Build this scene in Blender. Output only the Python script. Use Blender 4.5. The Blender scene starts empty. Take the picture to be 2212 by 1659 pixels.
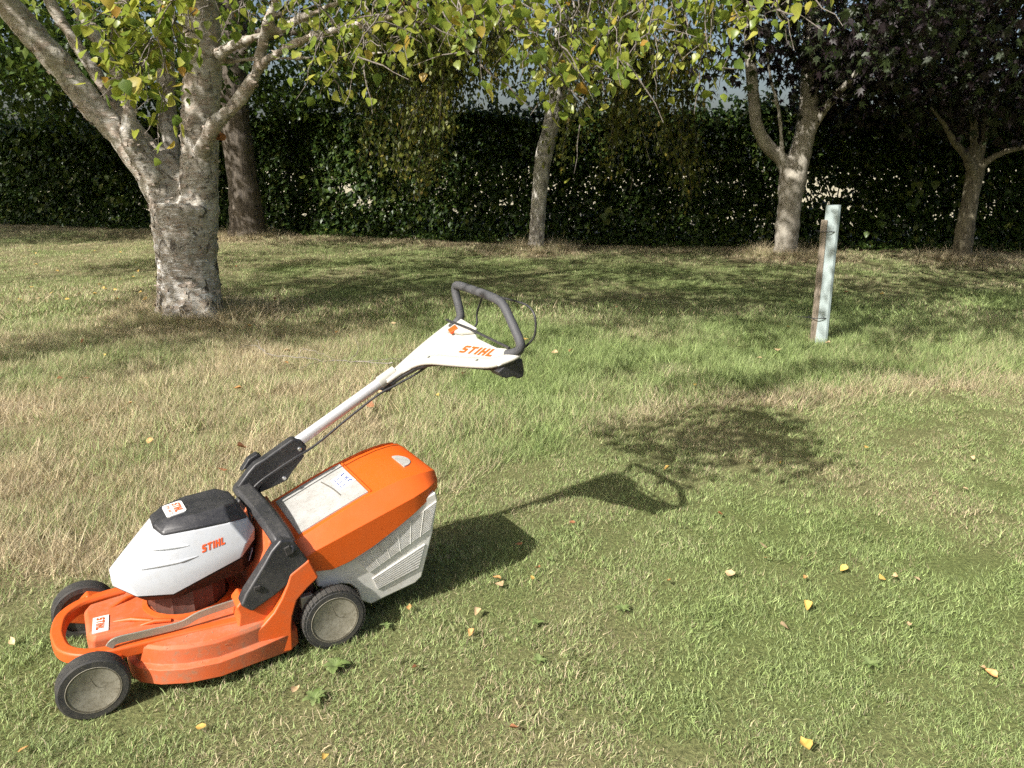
import bpy, bmesh, math, random
import numpy as np
from mathutils import Vector, Matrix
from mathutils.bvhtree import BVHTree

R = math.radians
random.seed(7)
rng = np.random.default_rng(11)
sc = bpy.context.scene
COL = sc.collection

# ------------------------------------------------------------------ camera, sky, sun, exposure
CAM_H, PITCH, FPX = 1.5, R(16.0), 1662.0          # focal length in pixels of a 2212 x 1659 picture
cam = bpy.data.cameras.new('camera'); cam_o = bpy.data.objects.new('camera', cam); COL.objects.link(cam_o)
cam_o.location = (0, 0, CAM_H); cam_o.rotation_euler = (R(90) - PITCH, 0, 0)
cam.sensor_width = 36.0; cam.lens = 36.0 * FPX / 2212.0
cam.clip_start = 0.05; cam.clip_end = 2000
sc.camera = cam_o

SUN = Vector((-0.80, -0.81, 1.0)).normalized()   # towards the sun
world = bpy.data.worlds.new('World'); sc.world = world; world.use_nodes = True
wn = world.node_tree.nodes; wl = world.node_tree.links
bg = wn['Background']; sky = wn.new('ShaderNodeTexSky'); sky.sky_type = 'NISHITA'
sky.sun_disc = False; sky.sun_elevation = math.asin(SUN.z); sky.sun_rotation = math.atan2(SUN.x, SUN.y)
sky.air_density = 1.0; sky.dust_density = 5.0; sky.ozone_density = 1.0; sky.altitude = 50
wl.new(sky.outputs[0], bg.inputs[0]); bg.inputs[1].default_value = 0.088
sun = bpy.data.lights.new('sun', 'SUN'); sun.energy = 5.0; sun.angle = R(0.55); sun.color = (1.0, 0.965, 0.91)
sun_o = bpy.data.objects.new('sun', sun); COL.objects.link(sun_o)
sun_o.rotation_euler = SUN.to_track_quat('Z', 'Y').to_euler(); sun_o.location = (-8, -8, 12)
sc.view_settings.view_transform = 'Standard'; sc.view_settings.look = 'None'
sc.view_settings.exposure = 0.75; sc.view_settings.gamma = 1.0; sc.view_settings.use_curve_mapping = False
sc.cycles.max_bounces = 5; sc.cycles.diffuse_bounces = 3; sc.cycles.glossy_bounces = 2; sc.cycles.transmission_bounces = 3; sc.cycles.transparent_max_bounces = 4
sc.cycles.use_adaptive_sampling = True; sc.cycles.adaptive_threshold = 0.018; sc.cycles.adaptive_min_samples = 12
sc.cycles.use_denoising = False; sc.cycles.denoiser = 'OPENIMAGEDENOISE'; sc.cycles.denoising_input_passes = 'RGB_ALBEDO_NORMAL'; sc.cycles.denoising_prefilter = 'NONE'

# ------------------------------------------------------------------ measuring: photo coordinates -> places
CP, SP = math.cos(PITCH), math.sin(PITCH)
def ray(px, py):
    a, b = (px - 1106.0) / FPX, -(py - 829.5) / FPX
    return np.array([a, CP + b * SP, -SP + b * CP])
def G(px, py, z=0.0):                               # the point at height z
    r = ray(px, py); return np.array([0, 0, CAM_H]) + r * ((z - CAM_H) / r[2])
def D(px, py, y):                                   # the point at distance y
    r = ray(px, py); return np.array([0, 0, CAM_H]) + r * (y / r[1])

# ------------------------------------------------------------------ helpers
def link(name, me, mat=None, parent=None):
    o = bpy.data.objects.new(name, me); COL.objects.link(o)
    if mat is not None and me is not None and not me.materials: me.materials.append(mat)
    if parent is not None: o.parent = parent
    return o
def tag(o, label=None, cat=None, group=None, kind=None):
    if label: o['label'] = label
    if cat: o['category'] = cat
    if group: o['group'] = group
    if kind: o['kind'] = kind
    return o
def empty(name, loc=(0, 0, 0), rz=0):
    o = bpy.data.objects.new(name, None); COL.objects.link(o); o.location = loc; o.rotation_euler = (0, 0, rz)
    o.empty_display_size = 0.1
    return o
def np_mesh(name, verts, faces, smooth=False):
    """verts (n,3), faces list of (k,m) int arrays with m corners each"""
    me = bpy.data.meshes.new(name)
    verts = np.asarray(verts, np.float32)
    faces = [np.asarray(f, np.int32) for f in faces if len(f)]
    me.vertices.add(len(verts)); me.vertices.foreach_set('co', verts.ravel())
    li = np.concatenate([f.ravel() for f in faces])
    tot = np.concatenate([np.full(len(f), f.shape[1], np.int32) for f in faces])
    st = np.concatenate([[0], np.cumsum(tot)[:-1]]).astype(np.int32)
    me.loops.add(len(li)); me.loops.foreach_set('vertex_index', li)
    me.polygons.add(len(tot)); me.polygons.foreach_set('loop_start', st); me.polygons.foreach_set('loop_total', tot)
    if smooth: me.polygons.foreach_set('use_smooth', np.ones(len(tot), bool))
    me.update(calc_edges=True); me.validate()
    return me
def fattr(me, name, data, domain='POINT', typ='FLOAT'):
    a = me.attributes.new(name, typ, domain)
    a.data.foreach_set('value' if typ in ('FLOAT', 'INT') else ('color' if 'COLOR' in typ else 'vector'), np.asarray(data).ravel())
class MB:
    """collects polygons into one mesh"""
    def __init__(s): s.v = []; s.f = []
    def add(s, v, f):
        k = len(s.v); s.v += [tuple(map(float, p)) for p in v]; s.f += [tuple(i + k for i in q) for q in f]; return s
    def prism(s, poly, y0, y1, axis='y', out=None):
        n = len(poly)
        def P(p, d):
            if axis == 'y': return (p[0], d, p[1])
            if axis == 'z': return (p[0], p[1], d)
            return (d, p[0], p[1])
        a = [P(p, y0 if not callable(y0) else y0(*p)) for p in poly]
        b = [P(p, y1 if not callable(y1) else y1(*p)) for p in poly]
        return s.add(a + b, [tuple(range(n)), tuple(range(2 * n - 1, n - 1, -1))] + [((i + 1) % n, i, n + i, n + (i + 1) % n) for i in range(n)])
    def loft(s, rings, cap0=True, cap1=True, closed=True):
        n = len(rings[0]); v = [p for r in rings for p in r]; f = []
        for k in range(len(rings) - 1):
            for i in range(n if closed else n - 1):
                j = (i + 1) % n
                f.append((k * n + i, k * n + j, (k + 1) * n + j, (k + 1) * n + i))
        if cap0: f.append(tuple(range(n - 1, -1, -1)))
        if cap1: f.append(tuple(range((len(rings) - 1) * n, len(rings) * n)))
        return s.add(v, f)
    def tube(s, path, rad, seg=10, sq=None, up=(0, 0, 1), cap=True):
        """sq: None = round, else section polygon [(a,b)...] (a across, b along up)"""
        path = [Vector(p) for p in path]; rad = rad if hasattr(rad, '__len__') else [rad] * len(path)
        rings = []; prev = None
        for i, p in enumerate(path):
            t = (path[min(i + 1, len(path) - 1)] - path[max(i - 1, 0)]).normalized()
            if prev is None or sq is not None:
                u_ = Vector(up); 
                if abs(t.dot(u_)) > 0.95 and sq is None: u_ = Vector((1, 0, 0))
                a = t.cross(u_).normalized()
            else:
                a = (prev - t * prev.dot(t)).normalized()
            b = a.cross(t).normalized(); prev = a
            if sq is None: rings.append([p + (a * math.cos(2 * math.pi * k / seg) + b * math.sin(2 * math.pi * k / seg)) * rad[i] for k in range(seg)])
            else: rings.append([p + (a * q[0] + b * q[1]) * rad[i] for q in sq])
        return s.loft(rings, cap, cap)
    def lathe(s, prof, c, seg=40, axis='y'):
        """prof: (radius, along) list"""
        rings = []
        for r, d in prof:
            rr = []
            for k in range(seg):
                a = 2 * math.pi * k / seg
                if axis == 'y': rr.append((c[0] + r * math.cos(a), c[1] + d, c[2] + r * math.sin(a)))
                else: rr.append((c[0] + r * math.cos(a), c[1] + r * math.sin(a), c[2] + d))
            rings.append(rr)
        return s.loft(rings)
    def box(s, c, h):
        return s.prism([(c[0] - h[0], c[2] - h[2]), (c[0] + h[0], c[2] - h[2]), (c[0] + h[0], c[2] + h[2]), (c[0] - h[0], c[2] + h[2])], c[1] - h[1], c[1] + h[1])
    def mesh(s, name):
        me = bpy.data.meshes.new(name); me.from_pydata(s.v, [], s.f)
        bm = bmesh.new(); bm.from_mesh(me); bmesh.ops.recalc_face_normals(bm, faces=bm.faces); bm.to_mesh(me); bm.free()
        return me
    def build(s, name, mat, parent=None, bevel=0.0, seg=2, smooth=None, subsurf=0, tri=False):
        me = s.mesh(name)
        if tri:
            bm = bmesh.new(); bm.from_mesh(me); bmesh.ops.triangulate(bm, faces=bm.faces); bm.to_mesh(me); bm.free()
        o = link(name, me, mat, parent)
        if bevel:
            me.shade_smooth()
            m = o.modifiers.new('bevel', 'BEVEL'); m.width = bevel; m.segments = seg; m.limit_method = 'ANGLE'; m.angle_limit = R(28); m.harden_normals = True
        elif smooth is not None:
            me.shade_smooth(); me.set_sharp_from_angle(angle=R(smooth))
        if subsurf:
            m = o.modifiers.new('sub', 'SUBSURF'); m.levels = m.render_levels = subsurf
        return o
def catmull(pts, n=8):
    pts = [np.array(p, float) for p in pts]; P = [2 * pts[0] - pts[1]] + pts + [2 * pts[-1] - pts[-2]]; out = []
    for i in range(1, len(P) - 2):
        for k in range(n):
            t = k / n
            out.append(0.5 * ((2 * P[i]) + (-P[i - 1] + P[i + 1]) * t + (2 * P[i - 1] - 5 * P[i] + 4 * P[i + 1] - P[i + 2]) * t * t + (-P[i - 1] + 3 * P[i] - 3 * P[i + 1] + P[i + 2]) * t ** 3))
    out.append(pts[-1]); return out

# ------------------------------------------------------------------ materials
def newmat(name):
    m = bpy.data.materials.new(name); m.use_nodes = True; nt = m.node_tree
    return m, nt, nt.nodes['Principled BSDF']
def N(nt, t, **kw):
    n = nt.nodes.new(t)
    for k, v in kw.items():
        if k in n.inputs: n.inputs[k].default_value = v
        else: setattr(n, k, v)
    return n
def ramp(nt, stops, fac=None, interp='LINEAR'):
    n = nt.nodes.new('ShaderNodeValToRGB'); e = n.color_ramp; e.interpolation = interp
    while len(e.elements) < len(stops): e.elements.new(0.5)
    for el, (p, c) in zip(e.elements, stops):
        el.position = p; el.color = (*c, 1) if len(c) == 3 else c
    if fac is not None: nt.links.new(fac, n.inputs[0])
    return n
def noise(nt, scale, detail=4, rough=0.55, vec=None, dist=0.0):
    n = N(nt, 'ShaderNodeTexNoise', Scale=scale, Detail=detail, Roughness=rough, Distortion=dist)
    if vec is not None: nt.links.new(vec, n.inputs['Vector'])
    return n
def mix(nt, fac, a, b, blend='MIX'):
    n = nt.nodes.new('ShaderNodeMix'); n.data_type = 'RGBA'; n.blend_type = blend
    for s, v in ((0, fac), (6, a), (7, b)):
        if isinstance(v, (int, float)): n.inputs[s].default_value = v
        elif isinstance(v, tuple): n.inputs[s].default_value = (*v, 1) if len(v) == 3 else v
        else: nt.links.new(v, n.inputs[s])
    return n.outputs[2]
def bump(nt, bs, h, strength=0.3, dist=0.01):
    b = N(nt, 'ShaderNodeBump', Strength=strength, Distance=dist); nt.links.new(h, b.inputs['Height']); nt.links.new(b.outputs[0], bs.inputs['Normal'])
def objco(nt):
    return nt.nodes.new('ShaderNodeTexCoord').outputs['Object']
def stretch(nt, vec, s):
    m = N(nt, 'ShaderNodeMapping'); m.inputs['Scale'].default_value = s; nt.links.new(vec, m.inputs['Vector']); return m.outputs[0]

def plastic(name, col, rough=0.4, dirt=(0.16, 0.12, 0.07), amt=0.35, scale=9.0, spec=0.5, low=0.0):
    """painted plastic with dust and scuffs; low > 0: grime gathers below that height"""
    m, nt, bs = newmat(name); co = objco(nt)
    n1 = noise(nt, scale, 5, 0.68, co); n2 = noise(nt, scale * 7, 3, 0.7, co)
    f1 = ramp(nt, [(0.40, (0, 0, 0)), (0.66, (1, 1, 1))], n1.outputs[0]).outputs[0]
    f2 = ramp(nt, [(0.52, (0, 0, 0)), (0.66, (1, 1, 1))], n2.outputs[0]).outputs[0]
    f = mix(nt, 0.45, f1, f2)
    if low:
        sx = N(nt, 'ShaderNodeSeparateXYZ'); nt.links.new(co, sx.inputs[0])
        mr = N(nt, 'ShaderNodeMapRange'); nt.links.new(sx.outputs[2], mr.inputs[0]); mr.inputs[1].default_value = low; mr.inputs[2].default_value = 0.03; mr.inputs[3].default_value = 0.25; mr.inputs[4].default_value = 1.0
        f = mix(nt, 1.0, f, mr.outputs[0], 'MULTIPLY')
    a = N(nt, 'ShaderNodeMath', operation='MULTIPLY'); a.inputs[1].default_value = amt; nt.links.new(f, a.inputs[0])
    c = mix(nt, a.outputs[0], col, dirt); nt.links.new(c, bs.inputs['Base Color'])
    rr = N(nt, 'ShaderNodeMapRange'); nt.links.new(n1.outputs[0], rr.inputs[0]); rr.inputs[3].default_value = rough - 0.08; rr.inputs[4].default_value = min(rough + 0.25, 1)
    nt.links.new(rr.outputs[0], bs.inputs['Roughness']); bs.inputs['Specular IOR Level'].default_value = spec
    bump(nt, bs, n2.outputs[0], 0.12, 0.002)
    return m
def flat(name, col, rough=0.5, metal=0.0):
    m, nt, bs = newmat(name); co = objco(nt); n = noise(nt, 40, 4, 0.6, co)
    c = mix(nt, n.outputs[0], tuple(x * 0.82 for x in col), tuple(min(x * 1.12, 1) for x in col)); nt.links.new(c, bs.inputs['Base Color'])
    bs.inputs['Roughness'].default_value = rough; bs.inputs['Metallic'].default_value = metal
    return m
def leafmat(name, cols, trans=0.45, rough=0.45, gloss=0.35, single=False):
    """cols: ramp stops driven by the per-leaf attribute 'tint' (joined leaves) or the object's random number"""
    m, nt, bs = newmat(name)
    at = N(nt, 'ShaderNodeAttribute', attribute_name='tint', attribute_type='GEOMETRY')
    oi = N(nt, 'ShaderNodeObjectInfo')
    rp = ramp(nt, cols, oi.outputs['Random'] if single else at.outputs['Fac'])
    n = noise(nt, 2.5 if single else 35, 2, 0.6, objco(nt)); c = mix(nt, 0.35, rp.outputs[0], ramp(nt, [(0.3, (0.5, 0.5, 0.5)), (0.7, (1.3, 1.25, 1.1))], n.outputs[0]).outputs[0], 'MULTIPLY')
    nt.links.new(c, bs.inputs['Base Color']); bs.inputs['Roughness'].default_value = rough; bs.inputs['Specular IOR Level'].default_value = gloss
    tr = N(nt, 'ShaderNodeBsdfTranslucent'); nt.links.new(c, tr.inputs[0])
    ms = N(nt, 'ShaderNodeMixShader'); ms.inputs[0].default_value = trans
    nt.links.new(bs.outputs[0], ms.inputs[1]); nt.links.new(tr.outputs[0], ms.inputs[2]); nt.links.new(ms.outputs[0], nt.nodes['Material Output'].inputs[0])
    return m

ORANGE = plastic('orange_plastic', (0.60, 0.090, 0.010), 0.42, (0.34, 0.12, 0.045), 0.5, 7)
ORANGE_DIRTY = plastic('orange_deck', (0.53, 0.095, 0.022), 0.6, (0.30, 0.15, 0.085), 0.95, 7)
ORANGE_LID = plastic('orange_lid', (0.62, 0.096, 0.007), 0.36, (0.42, 0.11, 0.025), 0.25, 6)
WHITE = plastic('white_cover', (0.46, 0.48, 0.51), 0.32, (0.36, 0.33, 0.28), 0.35, 6)
PANEL = plastic('weathered_white', (0.38, 0.375, 0.355), 0.5, (0.17, 0.155, 0.13), 0.7, 18)
BAG = plastic('grey_bag', (0.72, 0.71, 0.67), 0.55, (0.36, 0.30, 0.20), 0.55, 6)
CREAM = plastic('cream_plastic', (0.44, 0.43, 0.385), 0.33, (0.30, 0.27, 0.21), 0.3, 9)
BLACK = plastic('black_plastic', (0.022, 0.022, 0.024), 0.38, (0.14, 0.13, 0.115), 0.28, 9)
TRIM = plastic('black_trim', (0.010, 0.010, 0.011), 0.45, (0.03, 0.028, 0.025), 0.3, 12, spec=0.3)
BLACK_DUST = plastic('dusty_black', (0.02, 0.02, 0.023), 0.36, (0.12, 0.115, 0.11), 0.32, 14)
GREYGRIP = plastic('foam_grip', (0.055, 0.056, 0.06), 0.6, (0.16, 0.15, 0.14), 0.25, 12)
RUBBER = plastic('tyre_rubber', (0.028, 0.028, 0.028), 0.62, (0.17, 0.15, 0.11), 0.4, 12)
HUB = plastic('dirty_hub', (0.13, 0.118, 0.085), 0.85, (0.028, 0.022, 0.012), 1.0, 24, spec=0.2)
HUB_RIM = plastic('hub_rim', (0.30, 0.28, 0.22), 0.8, (0.09, 0.075, 0.04), 0.9, 22, spec=0.2)
COLUMN = plastic('motor_column', (0.09, 0.032, 0.020), 0.55, (0.06, 0.05, 0.045), 0.8, 9)
ALU = flat('brushed_aluminium', (0.56, 0.56, 0.57), 0.42, 0.3)
ROD = flat('galvanised_rod', (0.42, 0.38, 0.31), 0.5, 0.6)
STEEL = flat('steel_bolt', (0.6, 0.6, 0.58), 0.3, 0.9)
PRINT = flat('orange_print', (0.75, 0.09, 0.01), 0.5)
LABEL = flat('label_white', (0.75, 0.74, 0.70), 0.45)
BLUE = flat('pale_blue_print', (0.62, 0.66, 0.78), 0.5)
NAVY = flat('navy_print', (0.07, 0.09, 0.24), 0.5)
DARK = flat('dark_slot', (0.03, 0.028, 0.025), 0.9)
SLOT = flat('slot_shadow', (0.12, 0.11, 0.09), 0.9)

def bark_birch():
    m, nt, bs = newmat('birch_bark'); co = objco(nt)
    sx = N(nt, 'ShaderNodeSeparateXYZ'); nt.links.new(co, sx.inputs[0])
    def byh(z0, z1, a, b):
        h = N(nt, 'ShaderNodeMapRange'); nt.links.new(sx.outputs[2], h.inputs[0]); h.inputs[1].default_value = z0; h.inputs[2].default_value = z1; h.inputs[3].default_value = a; h.inputs[4].default_value = b; return h.outputs[0]
    big = noise(nt, 2.4, 3, 0.55, co); streak = noise(nt, 1.0, 4, 0.7, stretch(nt, co, (14, 14, 60)), 0.8); patch = noise(nt, 5.5, 5, 0.7, stretch(nt, co, (1, 1, 1.5)), 0.8); plate = noise(nt, 7.5, 5, 0.72, stretch(nt, co, (1, 1, 0.75)), 1.0); fine = noise(nt, 42, 3, 0.7, co)
    c = ramp(nt, [(0.35, (0.27, 0.235, 0.185)), (0.5, (0.40, 0.36, 0.30)), (0.65, (0.50, 0.455, 0.385))], big.outputs[0]).outputs[0]
    c = mix(nt, ramp(nt, [(0.53, (0, 0, 0)), (0.58, (0.75, 0.75, 0.75))], patch.outputs[0]).outputs[0], c, (0.34, 0.265, 0.205))
    c = mix(nt, ramp(nt, [(0.40, (0.8, 0.8, 0.8)), (0.46, (0, 0, 0))], patch.outputs[0]).outputs[0], c, (0.56, 0.53, 0.48))
    lt = mix(nt, 1.0, ramp(nt, [(0.53, (0, 0, 0)), (0.60, (1, 1, 1))], streak.outputs[0]).outputs[0], byh(1.9, 0.6, 0.25, 1.0), 'MULTIPLY')
    c = mix(nt, lt, c, (0.70, 0.69, 0.67))
    c = mix(nt, ramp(nt, [(0.31, (0.7, 0.7, 0.7)), (0.37, (0, 0, 0))], streak.outputs[0]).outputs[0], c, (0.13, 0.10, 0.08))
    dk = mix(nt, 1.0, ramp(nt, [(0.555, (0, 0, 0)), (0.59, (1, 1, 1))], plate.outputs[0]).outputs[0], byh(3.4, 0.4, 0.35, 1.0), 'MULTIPLY')
    c = mix(nt, dk, c, mix(nt, ramp(nt, [(0.4, (0, 0, 0)), (0.65, (1, 1, 1))], fine.outputs[0]).outputs[0], (0.04, 0.032, 0.026), (0.20, 0.175, 0.14)))
    c = mix(nt, ramp(nt, [(0.6, (0, 0, 0)), (0.75, (0.5, 0.5, 0.5))], big.outputs[0]).outputs[0], c, (0.19, 0.19, 0.09))
    nt.links.new(c, bs.inputs['Base Color']); bs.inputs['Roughness'].default_value = 0.72; bs.inputs['Specular IOR Level'].default_value = 0.3
    h = mix(nt, 0.55, streak.outputs[0], mix(nt, dk, (0.7, 0.7, 0.7), fine.outputs[0])); bump(nt, bs, h, 1.0, 0.03)
    return m
def bark_plain(name, lo, hi, zs=0.18, sc_=26, accent=None):
    m, nt, bs = newmat(name); co = objco(nt)
    a = noise(nt, sc_, 6, 0.65, stretch(nt, co, (1, 1, zs))); b = noise(nt, 3.0, 5, 0.6, co)
    c = ramp(nt, [(0.35, lo), (0.65, hi)], a.outputs[0]).outputs[0]
    c = mix(nt, ramp(nt, [(0.45, (0, 0, 0)), (0.7, (0.55, 0.55, 0.55))], b.outputs[0]).outputs[0], c, accent or tuple(x * 1.35 for x in hi))
    nt.links.new(c, bs.inputs['Base Color']); bs.inputs['Roughness'].default_value = 0.85; bump(nt, bs, a.outputs[0], 0.9, 0.025)
    return m
BARK_BIRCH = bark_birch()
BARK_LIME = bark_plain('furrowed_bark', (0.05, 0.040, 0.030), (0.145, 0.120, 0.092))
BARK_MID = bark_plain('weeping_birch_bark', (0.10, 0.085, 0.07), (0.74, 0.70, 0.62), 0.5, 13, (0.50, 0.47, 0.39))
BARK_MAPLE = bark_plain('maple_bark', (0.21, 0.185, 0.145), (0.38, 0.35, 0.29), 0.6, 14)
BARK_DARK = bark_plain('dark_bark', (0.08, 0.068, 0.045), (0.21, 0.185, 0.12), 0.3, 18)
TWIG_DARK = bark_plain('dark_twig', (0.05, 0.042, 0.03), (0.12, 0.10, 0.07), 1.0, 40)
TWIG = bark_plain('twig_bark', (0.09, 0.07, 0.055), (0.26, 0.23, 0.2), 1.0, 40)

BIRCH_COLS = [(0.0, (0.12, 0.19, 0.035)), (0.35, (0.22, 0.295, 0.045)), (0.65, (0.35, 0.39, 0.065)), (0.90, (0.48, 0.47, 0.10)), (0.97, (0.44, 0.34, 0.06)), (1.0, (0.44, 0.26, 0.05))]
LEAF_BIRCH = leafmat('birch_leaf', BIRCH_COLS, 0.52, 0.38, 0.5)
LEAF_SINGLE = leafmat('birch_leaf_single', BIRCH_COLS, 0.52, 0.36, 0.5, True)
LEAF_GREEN = leafmat('lime_leaf', [(0.0, (0.035, 0.07, 0.012)), (0.6, (0.07, 0.12, 0.018)), (1.0, (0.12, 0.17, 0.025))], 0.3, 0.4, 0.5)
LEAF_WEEP = leafmat('weeping_leaf', [(0.0, (0.06, 0.085, 0.014)), (0.6, (0.13, 0.15, 0.025)), (0.9, (0.20, 0.20, 0.035)), (1.0, (0.30, 0.22, 0.04))], 0.3, 0.45, 0.4)
LEAF_COPPER = leafmat('copper_leaf', [(0.0, (0.018, 0.013, 0.015)), (0.45, (0.030, 0.019, 0.022)), (0.6, (0.024, 0.034, 0.013)), (1.0, (0.045, 0.066, 0.02))], 0.22, 0.5, 0.4)
LEAF_HEDGE = leafmat('hedge_leaf', [(0.0, (0.024, 0.05, 0.012)), (0.6, (0.046, 0.085, 0.016)), (0.9, (0.085, 0.135, 0.024)), (1.0, (0.17, 0.19, 0.04))], 0.28, 0.42, 0.45)
WEED = leafmat('weed_leaf', [(0.0, (0.14, 0.20, 0.06)), (1.0, (0.22, 0.28, 0.11))], 0.2, 0.55, 0.25, True)

# ------------------------------------------------------------------ the ground and the lawn
EDGE = np.array([G(*p)[:2] for p in ((-900, 1380), (-300, 1330), (0, 1290), (300, 1235), (650, 1130), (960, 1062), (1250, 955), (1500, 897), (1800, 872), (2212, 845), (2700, 830))])
FAR0 = np.array([G(*p)[:2] for p in ((-600, 700), (0, 640), (330, 645), (480, 660), (800, 660), (1200, 665), (1500, 690), (1700, 690), (2212, 640), (2700, 630))])
def edge_y(E_, x): return np.interp(x, E_[:, 0], E_[:, 1])
def vnoise(x, y, s, seed=0):
    """smooth value noise in -1..1"""
    r = np.random.default_rng(seed); T = r.uniform(-1, 1, (256, 256)); u, v = x * s, y * s
    i, j = np.floor(u).astype(int), np.floor(v).astype(int); a, b = u - i, v - j; a = a * a * (3 - 2 * a); b = b * b * (3 - 2 * b)
    t = lambda p, q: T[p % 256, q % 256]
    return (t(i, j) * (1 - a) + t(i + 1, j) * a) * (1 - b) + (t(i, j + 1) * (1 - a) + t(i + 1, j + 1) * a) * b
def fbm(x, y, s, seed=0): return 0.55 * vnoise(x, y, s, seed) + 0.3 * vnoise(x, y, s * 2.3, seed + 1) + 0.2 * vnoise(x, y, s * 5.1, seed + 2)
TREES = [(-3.21, 7.65, 1.0), (-5.5, 16.3, 1.1), (0.42, 13.95, 1.0), (4.52, 12.85, 1.0), (7.12, 12.2, 0.9)]
HEDGE = np.array([(-34.0, 30.5), (-20.0, 23.6), (-13.3, 20.6), (-6.0, 17.9), (0.0, 15.6), (4.5, 14.75), (9.0, 14.1), (16.0, 13.2), (30.0, 11.5)])
def hedge_y(x): return np.interp(x, HEDGE[:, 0], HEDGE[:, 1])
def zones(x, y):
    """returns (long 0..1, dry 0..1) of the grass"""
    e = y - edge_y(EDGE, x) + 0.10 * vnoise(x, y, 2.2, 5) + 0.04 * vnoise(x, y, 9, 6)
    f = y - edge_y(FAR0, x) + 0.5 * vnoise(x, y, 1.1, 8)
    long_ = np.clip(e / 0.06, 0, 1) * np.clip(1 - f / 0.8, 0, 1)
    n1 = fbm(x, y, 0.9, 20); n2 = fbm(x, y, 2.6, 30)
    mown = 0.30 - 0.12 * np.clip((x - 0.1) / 0.6, 0, 1) * np.clip((y - 1.7) / 0.6, 0, 1) + 0.34 * n1 + 0.30 * n2 - 0.20 * np.clip(1 - ((x - 1.15) / 1.1) ** 2 - ((y - 2.75) / 0.8) ** 2, 0, 1) + 0.26 * np.clip(1 - (y - 1.25) / 0.8, 0, 1) * np.clip(1.2 - np.abs(x - 0.1), 0, 1) + 0.2 * np.clip((-x - 0.9), 0, 1)
    left = np.clip((0.25 - x - 0.18 * (y - 3)) / 0.9, 0, 1)
    midd = 0.10 + 0.34 * n1 + 0.36 * n2 + left * (0.60 - 0.10 * np.clip(y - 4.5, 0, 3))
    strip = np.clip(1.2 - np.abs(e - 0.18) / 0.20, 0, 1) * np.clip((x - 0.1) / 0.8, 0, 1)
    midd = np.maximum(midd, strip * (0.95 + 0.2 * n2))
    far = 0.24 + 0.36 * n1 + 0.22 * n2 + 0.2 * np.clip(-x - 3.2, 0, 1.2) 
    dry = np.where(e < 0, mown, np.where(f < 0.2, midd, far))
    for tx, ty, w in TREES:
        d = np.hypot(x - tx, (y - ty)) ; dry = np.maximum(dry, (0.92 + 0.3 * n2) * np.clip(1.7 * w - d, 0, 1)); long_ = np.maximum(long_, np.clip(1.15 * w - d, 0, 0.9))
    hy = hedge_y(x); nearh = np.clip(1.9 - np.abs(hy - 0.6 - y), 0, 1) * (y < hy); dry = np.maximum(dry, nearh * (0.7 + 0.3 * n1)); long_ = np.maximum(long_, nearh * 0.35)
    return np.clip(long_, 0, 1), np.clip(dry, 0, 1)
def gheight(x, y):
    z = 0.025 * vnoise(x, y, 0.45, 50) * np.clip((y - 3.5) / 3, 0, 1)
    for tx, ty, w in TREES: z = z + 0.07 * np.exp(-((x - tx) ** 2 + (y - ty) ** 2) / (0.55 * w) ** 2)
    return z
def ground():
    gx = np.concatenate([np.array([-400, -200, -110, -70, -45, -34, -27, -22]), np.arange(-18, 14.01, 0.17), np.array([18, 24, 32, 45, 70, 110, 200, 400])])
    gy = np.concatenate([np.array([-60, -30, -14, -7, -3, -1]), np.arange(0, 22.01, 0.17), np.array([25, 29, 34, 42, 55, 80, 120, 200, 500])])
    X, Y = np.meshgrid(gx, gy); L_, Dr = zones(X, Y); Z = gheight(X, Y)
    field = (Y > hedge_y(X) + 0.9).astype(float)
    me = np_mesh('ground', np.stack([X, Y, Z], -1).reshape(-1, 3), [(lambda i: np.stack([i[:-1, :-1], i[:-1, 1:], i[1:, 1:], i[1:, :-1]], -1).reshape(-1, 4))(np.arange(X.size).reshape(X.shape))], True)
    fattr(me, 'dry', Dr); fattr(me, 'field', field); fattr(me, 'litter', np.clip((Y - hedge_y(X) + 1.0 + 0.3 * vnoise(X, Y, 1.5, 77)) / 0.5, 0, 1) * (1 - field))
    m, nt, bs = newmat('soil_and_thatch'); co = objco(nt)
    d = N(nt, 'ShaderNodeAttribute', attribute_name='dry'); fl = N(nt, 'ShaderNodeAttribute', attribute_name='field')
    n1 = noise(nt, 70, 3, 0.7, co); n2 = noise(nt, 9, 3, 0.6, co)
    g = ramp(nt, [(0.3, (0.05, 0.064, 0.021)), (0.7, (0.15, 0.175, 0.06))], n1.outputs[0]).outputs[0]
    s = ramp(nt, [(0.3, (0.09, 0.068, 0.042)), (0.55, (0.22, 0.175, 0.105)), (0.75, (0.40, 0.33, 0.21))], n1.outputs[0]).outputs[0]
    c = mix(nt, d.outputs['Fac'], g, s)
    c = mix(nt, ramp(nt, [(0.68, (0, 0, 0)), (0.78, (0.7, 0.7, 0.7))], n2.outputs[0]).outputs[0], c, (0.085, 0.055, 0.035))
    li = N(nt, 'ShaderNodeAttribute', attribute_name='litter'); c = mix(nt, li.outputs['Fac'], c, mix(nt, n1.outputs[0], (0.05, 0.03, 0.02), (0.16, 0.095, 0.06)))
    c = mix(nt, fl.outputs['Fac'], c, mix(nt, n2.outputs[0], (0.30, 0.27, 0.18), (0.42, 0.38, 0.27)))
    nt.links.new(c, bs.inputs['Base Color']); bs.inputs['Roughness'].default_value = 0.95; bs.inputs['Specular IOR Level'].default_value = 0.1
    bump(nt, bs, n1.outputs[0], 0.8, 0.01)
    o = link('ground', me, m); tag(o, kind='structure'); o['label'] = 'mown lawn ground with dry patches under the trees'
    return o
ground()

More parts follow.
